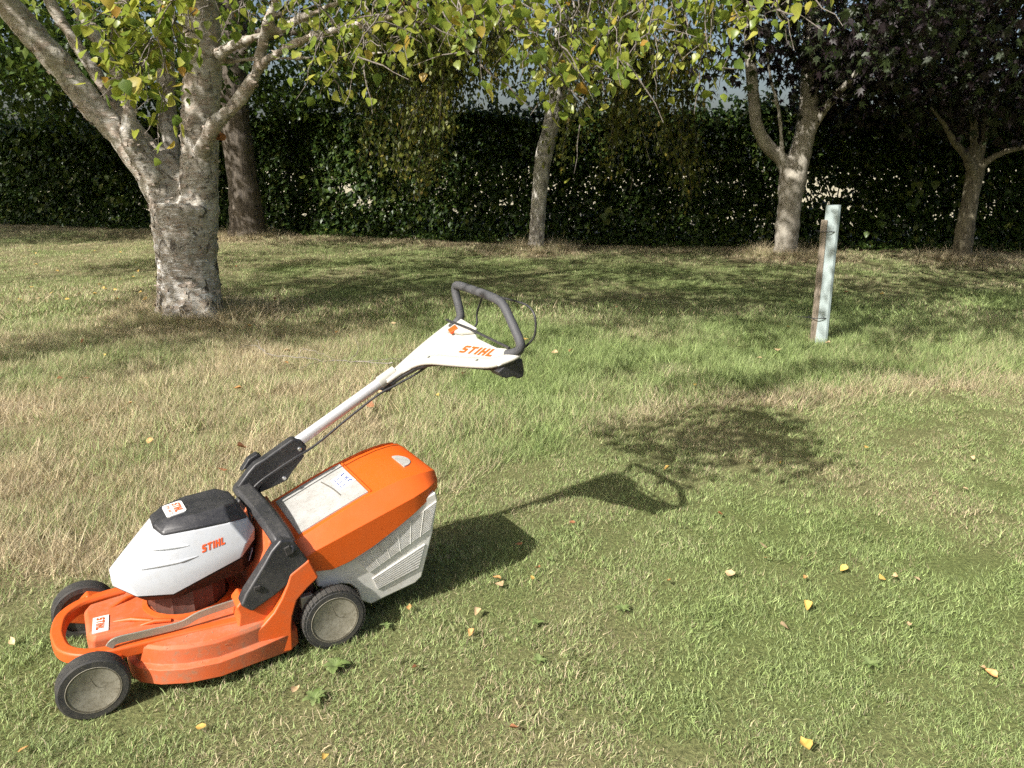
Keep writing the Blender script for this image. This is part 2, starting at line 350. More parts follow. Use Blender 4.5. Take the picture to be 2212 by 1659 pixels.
def grass_mat():
    m, nt, bs = newmat('grass_blades')
    t = N(nt, 'ShaderNodeAttribute', attribute_name='tint'); h = N(nt, 'ShaderNodeAttribute', attribute_name='hgt')
    d = N(nt, 'ShaderNodeAttribute', attribute_name='dry', attribute_type='GEOMETRY'); v = N(nt, 'ShaderNodeAttribute', attribute_name='vary', attribute_type='GEOMETRY')
    # a blade is straw when its own number is below the dryness of the spot
    sub = N(nt, 'ShaderNodeMath', operation='SUBTRACT'); nt.links.new(d.outputs['Fac'], sub.inputs[0]); nt.links.new(t.outputs['Fac'], sub.inputs[1])
    mr = N(nt, 'ShaderNodeMapRange'); nt.links.new(sub.outputs[0], mr.inputs[0]); mr.inputs[1].default_value = -0.12; mr.inputs[2].default_value = 0.12
    gr = ramp(nt, [(0.0, (0.18, 0.27, 0.065)), (0.5, (0.27, 0.37, 0.11)), (1.0, (0.38, 0.47, 0.19))], v.outputs['Fac']).outputs[0]
    gr2 = mix(nt, t.outputs['Fac'], gr, (0.38, 0.46, 0.20))
    st = ramp(nt, [(0.0, (0.34, 0.25, 0.15)), (0.4, (0.56, 0.46, 0.29)), (1.0, (0.74, 0.66, 0.47))], t.outputs['Fac']).outputs[0]
    # t is small for straw blades, spread it by the blade's height along with the patch number
    st2 = mix(nt, v.outputs['Fac'], st, (0.66, 0.56, 0.38))
    c = mix(nt, mr.outputs[0], gr2, st2)
    hs = N(nt, 'ShaderNodeMath', operation='MULTIPLY'); hs.inputs[1].default_value = 37.7; nt.links.new(t.outputs['Fac'], hs.inputs[0]); fr = N(nt, 'ShaderNodeMath', operation='FRACT'); nt.links.new(hs.outputs[0], fr.inputs[0])
    c = mix(nt, 1.0, c, ramp(nt, [(0.0, (0.42, 0.42, 0.42)), (0.45, (0.85, 0.85, 0.85)), (0.8, (1.15, 1.15, 1.12)), (1.0, (1.5, 1.5, 1.45))], fr.outputs[0]).outputs[0], 'MULTIPLY')
    nt.links.new(c, bs.inputs['Base Color']); bs.inputs['Roughness'].default_value = 0.55; bs.inputs['Specular IOR Level'].default_value = 0.25
    tr = N(nt, 'ShaderNodeBsdfTranslucent'); nt.links.new(c, tr.inputs[0]); ms = N(nt, 'ShaderNodeMixShader'); ms.inputs[0].default_value = 0.36
    nt.links.new(bs.outputs[0], ms.inputs[1]); nt.links.new(tr.outputs[0], ms.inputs[2]); nt.links.new(ms.outputs[0], nt.nodes['Material Output'].inputs[0])
    return m
GRASS = grass_mat()
def clump(name, n, rad, h0, h1, w, lean, curl, seed, simple=False):
    r = np.random.default_rng(seed)
    a = r.uniform(0, 2 * np.pi, n); q = rad * np.sqrt(r.uniform(0, 1, n)); bx, by = q * np.cos(a), q * np.sin(a)
    ang = r.uniform(0, 2 * np.pi, n); h = r.uniform(h0, h1, n); ln = np.abs(r.normal(lean, lean * 0.6, n)); cu = np.abs(r.normal(curl, curl * 0.5, n)); ww = w * r.uniform(0.6, 1.3, n)
    dx, dy = np.cos(ang), np.sin(ang); tw = ang + np.pi / 2 + r.normal(0, 0.6, n); sx, sy = np.cos(tw), np.sin(tw)
    V = []
    for t, wf in ((0, 1), (0.5, 0.85), (1, 0)):
        off = h * (ln * t + cu * t * t); z = h * t * (1 - 0.25 * np.minimum(cu, 1.6) * t)
        cx, cy = bx + dx * off, by + dy * off
        if wf > 0:
            V.append(np.stack([cx - sx * ww * wf / 2, cy - sy * ww * wf / 2, z - (0.004 if t == 0 else 0)], -1)); V.append(np.stack([cx + sx * ww * wf / 2, cy + sy * ww * wf / 2, z - (0.004 if t == 0 else 0)], -1))
        else: V.append(np.stack([cx, cy, z], -1))
    if simple:
        V = np.stack([V[0], V[1], V[4]], 1); me = np_mesh(name, V.reshape(-1, 3), [np.arange(n)[:, None] * 3 + np.array([[0, 1, 2]])])
        fattr(me, 'tint', np.repeat(r.uniform(0, 1, n), 3)); me.materials.append(GRASS); return me
    V = np.stack(V, 1); b = np.arange(n)[:, None] * 5
    me = np_mesh(name, V.reshape(-1, 3), [b + np.array([[0, 1, 3, 2]]), b + np.array([[2, 3, 4]])])
    fattr(me, 'tint', np.repeat(r.uniform(0, 1, n), 5)); fattr(me, 'hgt', np.tile([0, 0, .5, .5, 1.], n))
    me.materials.append(GRASS); return me
def lawn():
    gc = bpy.data.collections.new('grass_tufts'); kinds = []
    def add(*a):
        me = clump(*a); o = bpy.data.objects.new('tuft_%02d' % len(kinds), me); gc.objects.link(o); kinds.append(o)
    for k in range(5): add('tuft_short', 640, 0.125, 0.006, 0.018, 0.0019, 0.55, 0.7, 100 + k)        # 0-4 mown
    for k in range(4): add('tuft_long', 330, 0.12, 0.018, 0.070, 0.0024, 0.38, 0.7, 200 + k)           # 5-8 long
    for k in range(3): add('tuft_mid', 640, 0.15, 0.007, 0.021, 0.0026, 0.6, 0.5, 300 + k, True)       # 9-11 mown, farther off
    for k in range(3): add('tuft_mid_long', 450, 0.15, 0.02, 0.080, 0.0032, 0.42, 0.4, 330 + k, True) # 12-14 long, farther off
    for k in range(3): add('tuft_far', 400, 0.30, 0.015, 0.05, 0.0065, 0.5, 0.4, 360 + k, True)         # 15-17 far
    for k in range(2): add('tuft_straw', 22, 0.06, 0.12, 0.32, 0.0028, 0.5, 0.9, 400 + k)              # 18-19 straggling straw
    P, idx, rot, scl, dry, var = [], [], [], [], [], []
    def strew(x, y, id_, s, dadd=0.0):
        n = len(x); L_, Dr = zones(x, y); P.append(np.stack([x, y, gheight(x, y)], -1)); idx.append(id_)
        rot.append(np.stack([rng.normal(0, 0.08, n), rng.normal(0, 0.08, n), rng.uniform(0, 6.28, n)], -1)); scl.append(s)
        dry.append(np.clip(Dr + dadd + rng.normal(0, 0.06, n), 0, 1)); var.append(np.clip(0.5 + 0.35 * fbm(x, y, 1.7, 70) + rng.normal(0, 0.15, n), 0, 1))
    def inview(x, y, m=0.25): return np.abs(x) < 0.70 * (y + 0.35) + m
    def grid(sp, y0, y1):
        gx, gy = np.meshgrid(np.arange(-16, 16, sp), np.arange(y0, y1, sp)); x = gx.ravel() + rng.uniform(-0.5, 0.5, gx.size) * sp; y = gy.ravel() + rng.uniform(-0.5, 0.5, gx.size) * sp
        k_ = inview(x, y); return x[k_], y[k_]
    for sp, y0, y1, s0, ks, kl in ((0.13, 1.05, 2.2, 1.0, (0, 5), (5, 9)), (0.15, 2.2, 4.0, 1.05, (9, 12), (12, 15)), (0.19, 4.0, 7.4, 1.2, (9, 12), (12, 15))):
        x, y = grid(sp, y0, y1); L_, _ = zones(x, y); lg = rng.uniform(0, 1, len(x)) < L_
        strew(x, y, np.where(lg, rng.integers(*kl, len(x)), rng.integers(*ks, len(x))), s0 * rng.uniform(0.8, 1.2, len(x)))
    for sp, y0, y1, s0 in ((0.27, 7.2, 11.5, 0.95), (0.34, 11.5, 21.5, 1.15)):
        x, y = grid(sp, y0, y1); q = (y < hedge_y(x) - 0.75 + 0.5 * rng.uniform(-1, 1, len(x))); x, y = x[q], y[q]; L_, _ = zones(x, y)
        strew(x, y, rng.integers(15, 18, len(x)), s0 * rng.uniform(0.8, 1.2, len(x)) * (0.75 + 0.6 * L_))
    # straggling straw round the trunks and along the mown edge
    for tx, ty, w in TREES:
        n = int(90 * w); a = rng.uniform(0, 6.28, n); q = 0.27 * w + np.abs(rng.normal(0, 0.32, n)); strew(tx + q * np.cos(a), ty + q * np.sin(a), rng.integers(18, 20, n), rng.uniform(0.5, 1.2, n), 0.5)
    for tx, ty, w in TREES:
        n = int(46 * w); a = rng.uniform(0, 6.28, n); q = 0.30 * w + np.abs(rng.normal(0, 0.16, n)); strew(tx + q * np.cos(a), ty + q * np.sin(a), rng.integers(12, 15, n), rng.uniform(0.9, 1.7, n), -0.25)
    n = 900; y = np.sqrt(rng.uniform(2.2 ** 2, 6.5 ** 2, n)); x = rng.uniform(-1, 1, n) * (0.70 * (y + 0.3)); L_, Dr = zones(x, y); k = (L_ > 0.5) & (rng.uniform(0, 1, n) < 0.15 + 0.7 * Dr); strew(x[k], y[k], rng.integers(18, 20, k.sum()), rng.uniform(0.2, 0.42, k.sum()), 0.3)
    P = np.concatenate(P); me = bpy.data.meshes.new('grass'); me.vertices.add(len(P)); me.vertices.foreach_set('co', P.astype(np.float32).ravel())
    fattr(me, 'idx', np.concatenate(idx).astype(np.int32), typ='INT'); fattr(me, 'rot', np.concatenate(rot).astype(np.float32), typ='FLOAT_VECTOR'); fattr(me, 'scl', np.concatenate(scl)); fattr(me, 'dry', np.concatenate(dry)); fattr(me, 'vary', np.concatenate(var))
    o = link('grass', me, GRASS); tag(o, 'short and long grass blades covering the lawn', 'grass', kind='stuff')
    scatter(o, gc)
def scatter(o, coll):
    ng = bpy.data.node_groups.new('scatter', 'GeometryNodeTree')
    ng.interface.new_socket('Geometry', in_out='INPUT', socket_type='NodeSocketGeometry'); ng.interface.new_socket('Geometry', in_out='OUTPUT', socket_type='NodeSocketGeometry')
    gi, go = ng.nodes.new('NodeGroupInput'), ng.nodes.new('NodeGroupOutput'); ip = ng.nodes.new('GeometryNodeInstanceOnPoints'); ci = ng.nodes.new('GeometryNodeCollectionInfo')
    ci.inputs['Collection'].default_value = coll; ci.inputs['Separate Children'].default_value = True; ci.inputs['Reset Children'].default_value = True
    def at(nm, t):
        n = ng.nodes.new('GeometryNodeInputNamedAttribute'); n.data_type = t; n.inputs['Name'].default_value = nm; return n.outputs[0]
    L = ng.links.new; L(gi.outputs[0], ip.inputs['Points']); L(ci.outputs[0], ip.inputs['Instance']); ip.inputs['Pick Instance'].default_value = True
    L(at('idx', 'INT'), ip.inputs['Instance Index']); L(at('rot', 'FLOAT_VECTOR'), ip.inputs['Rotation']); L(at('scl', 'FLOAT'), ip.inputs['Scale']); rl = ng.nodes.new('GeometryNodeRealizeInstances'); L(ip.outputs[0], rl.inputs[0]); L(rl.outputs[0], go.inputs[0])
    m = o.modifiers.new('scatter', 'NODES'); m.node_group = ng
lawn()

# ------------------------------------------------------------------ leaves
def leaf_shape(kind):
    """flat leaf, stalk at origin, tip along +y, length 1; returns verts and triangles/quads (folded along the midrib)"""
    if kind == 'birch':
        side = [(0.05, 0.10), (0.33, 0.20), (0.40, 0.36), (0.31, 0.56), (0.17, 0.78)]; tip = 1.0
        v = [(0, 0.04, 0)] + [(0, y, -0.05 * math.sin(3.1 * y)) for _, y in side] + [(0, tip, 0.06)]
        n = len(side); f3, f4 = [], []
        for s in (-1, 1):
            k = len(v); v += [(s * x, y, 0.16 * x - 0.10 * (y - 0.4) ** 2) for x, y in side]
            def o(t): return t if s > 0 else tuple(reversed(t))
            f3.append(o((0, k, 1)))
            for i in range(n - 1): f4.append(o((1 + i, k + i, k + i + 1, 2 + i)))
            f3.append(o((n, k + n - 1, n + 1)))
        return np.array(v, float), np.array(f4), np.array(f3)
    if kind == 'quad':
        v = [(0, 0, 0), (0.30, 0.38, 0.06), (0, 1, 0), (-0.30, 0.38, 0.06)]; return np.array(v, float), np.zeros((0, 4), int), np.array([(0, 1, 2), (0, 2, 3)])
    if kind == 'maple':
        v = [(0, 0, 0)]; 
        for a, r in ((-70, 0.45), (-48, 0.30), (-32, 0.85), (-16, 0.45), (0, 1.0), (16, 0.45), (32, 0.85), (48, 0.30), (70, 0.45)):
            v.append((r * math.sin(R(a)), 0.15 + r * 0.85 * math.cos(R(a)), -0.10 * r * abs(math.sin(R(a)))))
        return np.array(v, float), np.zeros((0, 4), int), np.array([(0, i, i + 1)[::-1] for i in range(1, 9)])
def rotmats(yaw, pitch, roll):
    cy, sy, cp, sp, cr, sr = np.cos(yaw), np.sin(yaw), np.cos(pitch), np.sin(pitch), np.cos(roll), np.sin(roll); z = np.zeros_like(yaw); o = z + 1
    Rz = np.stack([np.stack([cy, -sy, z], -1), np.stack([sy, cy, z], -1), np.stack([z, z, o], -1)], -2)
    Rx = np.stack([np.stack([o, z, z], -1), np.stack([z, cp, -sp], -1), np.stack([z, sp, cp], -1)], -2)
    Ry = np.stack([np.stack([cr, z, sr], -1), np.stack([z, o, z], -1), np.stack([-sr, z, cr], -1)], -2)
    return Rz @ Rx @ Ry
def leaf_cloud(name, pos, size, kind, mat, parent, pitch=(-0.9, 0.5), tint=None, yaw=None):
    n = len(pos); v, f4, f3 = leaf_shape(kind)
    M = rotmats(rng.uniform(0, 6.28, n) if yaw is None else yaw, rng.normal(pitch[0], pitch[1], n), rng.normal(0, 0.6, n))
    V = np.einsum('nij,kj->nki', M, v) * np.asarray(size).reshape(-1, 1, 1) + pos[:, None, :]
    b = np.arange(n)[:, None, None] * len(v); fs = [(b + q[None]).reshape(-1, q.shape[1]) for q in (f4, f3) if len(q)]
    me = np_mesh(name, V.reshape(-1, 3), fs); fattr(me, 'tint', np.repeat(rng.uniform(0, 1, n) if tint is None else tint, len(v)))
    o = link(name, me, mat, parent); o['kind'] = 'stuff'; return o
def rad_noise(path, rad, amp, seed):
    r = np.random.default_rng(seed); return [max(q * (1 + amp * r.uniform(-1, 1)), 0.003) for q in rad]
def wood(name, limbs, mat, parent, voxel=0.02, amp=0.05, lump=0.02, seed=1):
    """limbs: list of (points, radii); welded into one surface by a voxel remesh so the forks run smoothly into each other"""
    mb = MB()
    for k, (pts, rad) in enumerate(limbs):
        q = catmull([np.array(list(p) + [r]) for p, r in zip(pts, rad)], 6)
        mb.tube([p[:3] for p in q], rad_noise(q, [p[3] for p in q], amp, seed + k), 14)
    o = mb.build(name, mat, parent)
    m = o.modifiers.new('weld', 'REMESH'); m.mode = 'VOXEL'; m.voxel_size = voxel; m.use_smooth_shade = True
    m = o.modifiers.new('soft', 'SMOOTH'); m.factor = 0.5; m.iterations = 6
    if lump:
        t = bpy.data.textures.new(name + '_lumps', 'CLOUDS'); t.noise_scale = 0.16; t.noise_depth = 3
        m = o.modifiers.new('lumps', 'DISPLACE'); m.texture = t; m.strength = lump; m.mid_level = 0.5; m.texture_coords = 'GLOBAL'
    return o
def px_limb(spec, base):
    """spec: (px, py, width_px, distance) -> points and radii"""
    pts, rad = [], []
    for x, y, w, d in spec:
        p = D(x, y, d); pts.append(p - base); rad.append(0.5 * w * d / FPX)
    return pts, rad
def twigs(name, lines, mat, parent, r0=0.006, r1=0.0015):
    mb = MB()
    for ln in lines:
        n = len(ln); mb.tube(ln, [r0 + (r1 - r0) * i / (n - 1) for i in range(n)], 5)
    o = mb.build(name, mat, parent, smooth=60); o['kind'] = 'stuff'; return o

# ------------------------------------------------------------------ the big birch
B0 = np.array([-3.21, 7.65, 0.0])
birch = empty('birch_tree', B0)
tag(birch, 'large multi-stemmed birch with pale peeling bark and yellowing leaves', 'tree')
k = 0.4268
d0 = 7.65
limbs = [
    [(412, 735, 190, d0), (412, 690, 152, d0), (410, 640, 134, d0), (405, 570, 126, d0), (400, 500, 132, d0), (400, 440, 140, d0)],
    [(395, 520, 96, d0), (366, 440, 86, d0), (325, 372, 66, d0), (265, 297, 56, d0 - .05), (200, 227, 54, d0 - .1), (130, 142, 53, d0 - .2), (62, 62, 52, d0 - .3), (-10, -20, 50, d0 - .4), (-90, -140, 46, d0 - .6), (-170, -320, 38, d0 - .8)],
    [(340, 395, 44, d0 - .12), (298, 340, 36, d0 - .16), (277, 300, 32, d0 - .2), (281, 240, 28, d0 - .15), (262, 180, 25, d0), (215, 95, 23, d0 + .1), (165, 5, 22, d0 + .2), (110, -120, 20, d0 + .3), (60, -280, 14, d0 + .4)],
    [(400, 430, 50, d0 + .1), (362, 352, 38, d0 + .12), (318, 308, 32, d0 + .15), (258, 232, 27, d0 + .25), (200, 148, 25, d0 + .35), (148, 70, 24, d0 + .4), (110, 5, 24, d0 + .4), (60, -120, 20, d0 + .45)],
    [(392, 440, 50, d0 + .2), (374, 350, 38, d0 + .3), (364, 250, 35, d0 + .4), (357, 140, 33, d0 + .45), (354, 20, 32, d0 + .5), (350, -150, 26, d0 + .5), (340, -350, 18, d0 + .6)],
    [(410, 520, 104, d0), (428, 430, 84, d0), (430, 340, 76, d0), (433, 250, 74, d0), (437, 150, 76, d0), (432, 50, 74, d0), (430, -60, 70, d0), (440, -250, 56, d0), (450, -480, 34, d0)],
    [(430, 332, 32, d0 - .18), (462, 272, 31, d0 - .32), (512, 222, 27, d0 - .42), (550, 162, 24, d0 - .5), (565, 112, 21, d0 - .6), (575, 60, 19, d0 - .7), (600, -10, 17, d0 - .8), (640, -120, 12, d0 - 1.0)],
    [(470, 118, 26, d0 - .1), (520, 92, 19, d0 - .3), (590, 68, 17, d0 - .6), (660, 35, 15, d0 - .9), (730, 5, 13, d0 - 1.2), (830, -45, 10, d0 - 1.7), (960, -120, 7, d0 - 2.4)],
    [(552, 147, 20, d0 - .5), (600, 115, 16, d0 - .8), (660, 84, 15, d0 - 1.1), (740, 60, 14, d0 - 1.5), (850, 35, 12, d0 - 2.1), (930, -5, 10, d0 - 2.6), (1050, -70, 8, d0 - 3.2)],
    [(470, 135, 12, d0), (540, 128, 9, d0 - .1), (640, 125, 7, d0 - .2), (760, 122, 5, d0 - .3), (840, 112, 4, d0 - .4)],
    [(400, 640, 70, d0 - .12), (372, 690, 46, d0 - .30), (345, 720, 22, d0 - .42)], [(430, 640, 70, d0 - .12), (452, 695, 44, d0 - .30), (480, 722, 20, d0 - .42)], [(415, 640, 70, d0 - .15), (415, 700, 44, d0 - .34), (418, 735, 20, d0 - .48)],
]
wood('trunk', [px_limb(s, B0) for s in limbs], BARK_BIRCH, birch, 0.017, 0.018, 0.05, 3)
# curling flakes of peeling bark on trunk and limbs
def bark_flakes(trunk, n=420):
    dg = bpy.context.evaluated_depsgraph_get(); dg.update(); ev = trunk.evaluated_get(dg); me = ev.to_mesh(); nv = len(me.polygons)
    cen_ = np.empty(nv * 3); me.polygons.foreach_get('center', cen_); cen_ = cen_.reshape(-1, 3); nor = np.empty(nv * 3); me.polygons.foreach_get('normal', nor); nor = nor.reshape(-1, 3); ev.to_mesh_clear()
    ok = np.where((cen_[:, 2] > 0.15) & (cen_[:, 2] < 2.9) & (nor[:, 1] < 0.45))[0]; mb = MB()
    for i in rng.choice(ok, n):
        c, q = Vector(cen_[i]), Vector(nor[i]); t_ = Vector((0, 0, 1)).cross(q)
        if t_.length < 0.2: continue
        t_.normalize(); b_ = q.cross(t_); w_, h_ = rng.uniform(0.012, 0.045), rng.uniform(0.006, 0.020); s_ = 1 if rng.uniform() < 0.5 else -1; lift = rng.uniform(0.006, 0.022)
        p = [c - t_ * w_ * s_ - b_ * h_ + q * 0.001, c - t_ * w_ * s_ + b_ * h_ + q * 0.001, c + b_ * h_ * 0.9 + q * 0.004, c - b_ * h_ * 0.8 + q * 0.004, c + t_ * w_ * s_ * 0.9 + b_ * h_ * rng.uniform(0.2, 0.8) + q * lift, c + t_ * w_ * s_ * 0.9 - b_ * h_ * rng.uniform(0.2, 0.8) + q * lift]
        mb.add(p, [(0, 1, 2, 3), (3, 2, 4, 5)])
    o = mb.build('bark_flakes', bark_plain('flake_bark', (0.22, 0.16, 0.12), (0.52, 0.45, 0.38), 1.0, 20), birch); o['kind'] = 'stuff'
bark_flakes([c for c in birch.children if c.name.startswith('trunk')][0])
# sawn branch stub, reddish, on the right of the main stem
st = MB().tube([D(462, 292, d0 - .1) - B0, D(482, 296, d0 - .2) - B0], [0.04, 0.034], 12).build('sawn_stub', bark_plain('sawn_wood', (0.20, 0.075, 0.03), (0.42, 0.17, 0.06), 1, 30), birch, 0.004)

def hang(p, q, n=9, sag=0.10, wig=0.012):
    p, q = np.array(p, float), np.array(q, float); o = []
    for i in range(n):
        t = i / (n - 1); c = p * (1 - t) + q * t; c[2] += sag * 4 * t * (1 - t) * 0.5; o.append(c + rng.normal(0, wig, 3) * (0 < i < n - 1))
    return o
birch_lines, LP, LS, LT = [], [], [], []
def spray(top, bot, d, leaves=26, spread=0.055, size=(0.045, 0.072), side=3, tip=0.0, dd=0.25):
    """a hanging twig from photo point top to bot at distance d, with side twigs and leaves"""
    if rng.uniform() < 0.1: return
    leaves *= rng.uniform(0.5, 1.45)
    a, b = D(top[0], top[1], d + rng.uniform(-dd, dd)), D(bot[0], bot[1], d + rng.uniform(-dd, dd))
    main = hang(a, b, 10, 0.10 * np.linalg.norm(a - b)); lines = [main]
    for s in range(side):
        i = rng.integers(3, 9); c = main[i]; e = c + np.array([rng.normal(0, 0.10), rng.normal(0, 0.10), -abs(rng.normal(0.10, 0.06))]); lines.append(hang(c, e, 5, 0.02, 0.006))
    birch_lines.extend(lines)
    for ln in lines:
        m = int(0.80 * leaves * (0.55 if ln is main else 0.45 / max(side, 1)))
        for _ in range(m):
            t = rng.uniform(0.05, 1.0) * (len(ln) - 1); i = min(int(t), len(ln) - 2); c = ln[i] + (ln[i + 1] - ln[i]) * (t - i)
            LP.append(c + rng.normal(0, spread, 3) * np.array([1, 1, 0.7])); LS.append(rng.uniform(0.72, 1.12) * rng.uniform(*size)); LT.append(np.clip(rng.normal(0.5 + tip, 0.22), 0, 0.999))
# left spray against the trunk
for t, b in (((420, -30), (300, 120)), ((330, -40), (250, 90)), ((430, 20), (270, 170)), ((400, 60), (215, 165)), ((380, 40), (330, 200)), ((300, 60), (250, 240)), ((345, 120), (320, 300)), ((280, -40), (200, 60)), ((360, -30), (360, 130)), ((250, 10), (290, 210))):
    for _ in range(2): spray((t[0] + rng.normal(0, 15), t[1]), (b[0] + rng.normal(0, 22), b[1] + rng.normal(0, 14)), 4.3, 34, 0.06, (0.055, 0.09), 4, 0.12)
for t, b in (((560, -40), (470, 90)), ((470, -40), (430, 60)), ((520, -30), (540, 50)), ((640, -40), (600, 60))): spray(t, b, 4.8, 16)
# between the stems and the centre
for t, b in (((760, -40), (640, 215)), ((800, -30), (700, 190)), ((830, -40), (745, 225)), ((850, 10), (690, 210)), ((790, 0), (800, 150)), ((700, -40), (690, 110)), ((640, -30), (730, 90))): spray(t, b, 4.0, 20)
for t, b in (((880, -40), (850, 90)), ((920, -40), (880, 130)), ((960, -40), (930, 190)), ((1000, -40), (975, 110)), ((1030, -30), (1010, 120)), ((1060, -40), (1040, 170)), ((940, -40), (1000, 60)), ((880, -30), (800, 60)), ((990, -40), (900, 80)),
             ((1090, -40), (1075, 90)), ((1120, -40), (1130, 150)), ((1100, 10), (1190, 190)), ((1150, -40), (1180, 170)), ((1160, 20), (1230, 240)), ((1210, -40), (1200, 160)), ((1190, 60), (1250, 275)), ((1230, -40), (1260, 150)), ((1200, 40), (1300, 190)), ((1260, -40), (1310, 200)), ((1280, -40), (1350, 130)), ((1320, -40), (1290, 120)), ((1180, -40), (1110, 60)), ((1250, 0), (1200, 210)), ((1330, 0), (1340, 170)), ((1130, -40), (1080, 30))):
    spray(t, b, 3.55, 30)
for t, b in (((1380, -40), (1370, 120)), ((1400, -40), (1420, 170)), ((1440, -40), (1400, 200)), ((1450, -40), (1470, 120)), ((1500, -40), (1460, 140)), ((1520, -40), (1530, 90)), ((1560, -40), (1560, 130)), ((1600, -40), (1560, 170)), ((1600, -40), (1620, 70)), ((1640, -40), (1640, 90)), ((1680, -40), (1660, 50)), ((1720, -40), (1740, 15)), ((1480, -30), (1580, 80)), ((1420, -40), (1350, 60)), ((1560, -40), (1500, 180))):
    spray(t, b, 3.9, 28)
# higher sprays above the frame, they shade the lawn and the hedge
for _ in range(90):
    px, dd_ = rng.uniform(-300, 1900), rng.uniform(3.6, 7.5); py = rng.uniform(-260, -60) ; spray((px + rng.normal(0, 60), py - 160), (px, py), dd_, 20, 0.09, (0.05, 0.08), 2)
for _ in range(60):
    px, dd_ = rng.uniform(500, 1550), rng.uniform(4.8, 8.5); spray((px + rng.normal(0, 50), -60), (px, rng.uniform(-20, 110)), dd_, 18, 0.09, (0.045, 0.07), 2)
for pts in ([(1050, -70, 4.45), (1150, -80, 3.9), (1300, -70, 3.6), (1500, -75, 3.8), (1750, -60, 3.9)], [(830, -45, 5.95), (830, -70, 4.8), (780, -60, 4.1), (650, -60, 4.4)], [(600, -10, 6.85), (520, -60, 5.4), (420, -60, 4.7), (300, -60, 4.6)], [(960, -120, 5.25), (960, -80, 4.2), (900, -70, 3.6)]):
    birch_lines.append([np.array(q) for q in catmull([D(*q) for q in pts], 6)])
# the low branch whose leaf shadow lies beyond the handle shadow
for px, py in ((1600, 965), (1660, 940), (1700, 975), (1560, 960), (1640, 990), (1720, 940), (1500, 985), (1770, 1005), (1590, 1000), (1480, 1010), (1400, 960), (1430, 1000), (1540, 930), (1610, 915), (1680, 905), (1520, 1030), (1650, 965), (1760, 960), (1740, 985), (1690, 930), (1790, 1030)):
    g = G(px, py); z = rng.uniform(2.55, 2.75); c = g + np.array([-0.80, -0.81, 1.0]) * z
    ln = hang(c + np.array([-0.25, 0.35, 0.12]), c, 7, 0.05); birch_lines.append(ln)
    for _ in range(46): LP.append(ln[rng.integers(1, 7)] + rng.normal(0, 0.085, 3)); LS.append(rng.uniform(0.055, 0.085)); LT.append(rng.uniform(0.2, 0.7))
# the crown overhead
cl = []
for _ in range(300):
    a, q, h = rng.uniform(0, 6.28), 4.3 * math.sqrt(rng.uniform(0.02, 1)), rng.uniform(3.6, 9.5); s = 1 - 0.6 * max(0, (h - 5.5) / 4.0)
    cl.append((B0[0] + 0.4 + q * s * math.cos(a), B0[1] + 0.3 + q * s * math.sin(a), h - 0.10 * q))
for cx_, cy_, rx_, ry_, z0_, z1_, n_ in ((0.4, 4.9, 3.2, 1.6, 3.2, 5.2, 110), (-5.6, 5.2, 2.2, 1.8, 3.3, 5.8, 74), (-5.8, 3.8, 1.9, 1.2, 3.0, 4.4, 24), (3.4, 6.6, 2.4, 1.6, 3.6, 5.4, 60), (-8.6, 7.6, 2.0, 1.6, 4.0, 6.0, 36)):  # leaf clusters out of view, added to shade the lawn and trunk
    for _ in range(n_):
        a, q = rng.uniform(0, 6.28), math.sqrt(rng.uniform(0, 1)); cl.append((cx_ + rx_ * q * math.cos(a), cy_ + ry_ * q * math.sin(a), rng.uniform(z0_, z1_)))
cl = np.array(cl); m = 52; cp_ = np.repeat(cl, m, 0) + rng.normal(0, 1, (len(cl) * m, 3)) * np.array([0.20, 0.20, 0.15])
LP, LS, LT = np.array(LP), np.array(LS), np.array(LT)
# leaves that show largest in the picture are single parts, the rest of the crown is one mass
pc = LP - np.array([0, 0, CAM_H]); dep = pc[:, 1] * CP - pc[:, 2] * SP; sx = 1106 + FPX * pc[:, 0] / dep; sy = 829.5 - FPX * (pc[:, 1] * SP + pc[:, 2] * CP) / dep
inn = (sx > 10) & (sx < 2200) & (sy > 8) & (sy < 700); order = np.argsort(-np.where(inn, LS / dep, 0)); single = order[:300]; rest = order[300:]
lv, lf4, lf3 = leaf_shape('birch'); leaf_meshes = []
for q in range(6):
    r_ = np.random.default_rng(900 + q); v = lv.copy(); v[:, 2] += 0.10 * np.sin(v[:, 1] * 3 + q) * v[:, 0] * 2; v[:, 0] *= r_.uniform(0.85, 1.12); me = np_mesh('leaf', v, [lf4, lf3], True); me.materials.append(LEAF_SINGLE); leaf_meshes.append(me)
for i in single:
    o = link('leaf', leaf_meshes[i % 6], None, birch); o.location = LP[i] - B0; o.scale = (LS[i],) * 3; o.rotation_euler = (rng.normal(-0.95, 0.5), rng.normal(0, 0.6), rng.uniform(0, 6.28))
crown_pos = np.concatenate([LP[rest], cp_]) - B0
leaf_cloud('crown', crown_pos[:len(rest)], LS[rest], 'birch', LEAF_BIRCH, birch, (-0.95, 0.5), LT[rest])
leaf_cloud('upper_crown', crown_pos[len(rest):], rng.uniform(0.11, 0.16, len(cp_)), 'quad', LEAF_BIRCH, birch, (-0.6, 0.6), np.clip(rng.normal(0.35, 0.2, len(cp_)), 0, 1))
twigs('twigs', [[np.array(p) - B0 for p in ln] for ln in birch_lines], TWIG, birch, 0.0042, 0.0012)

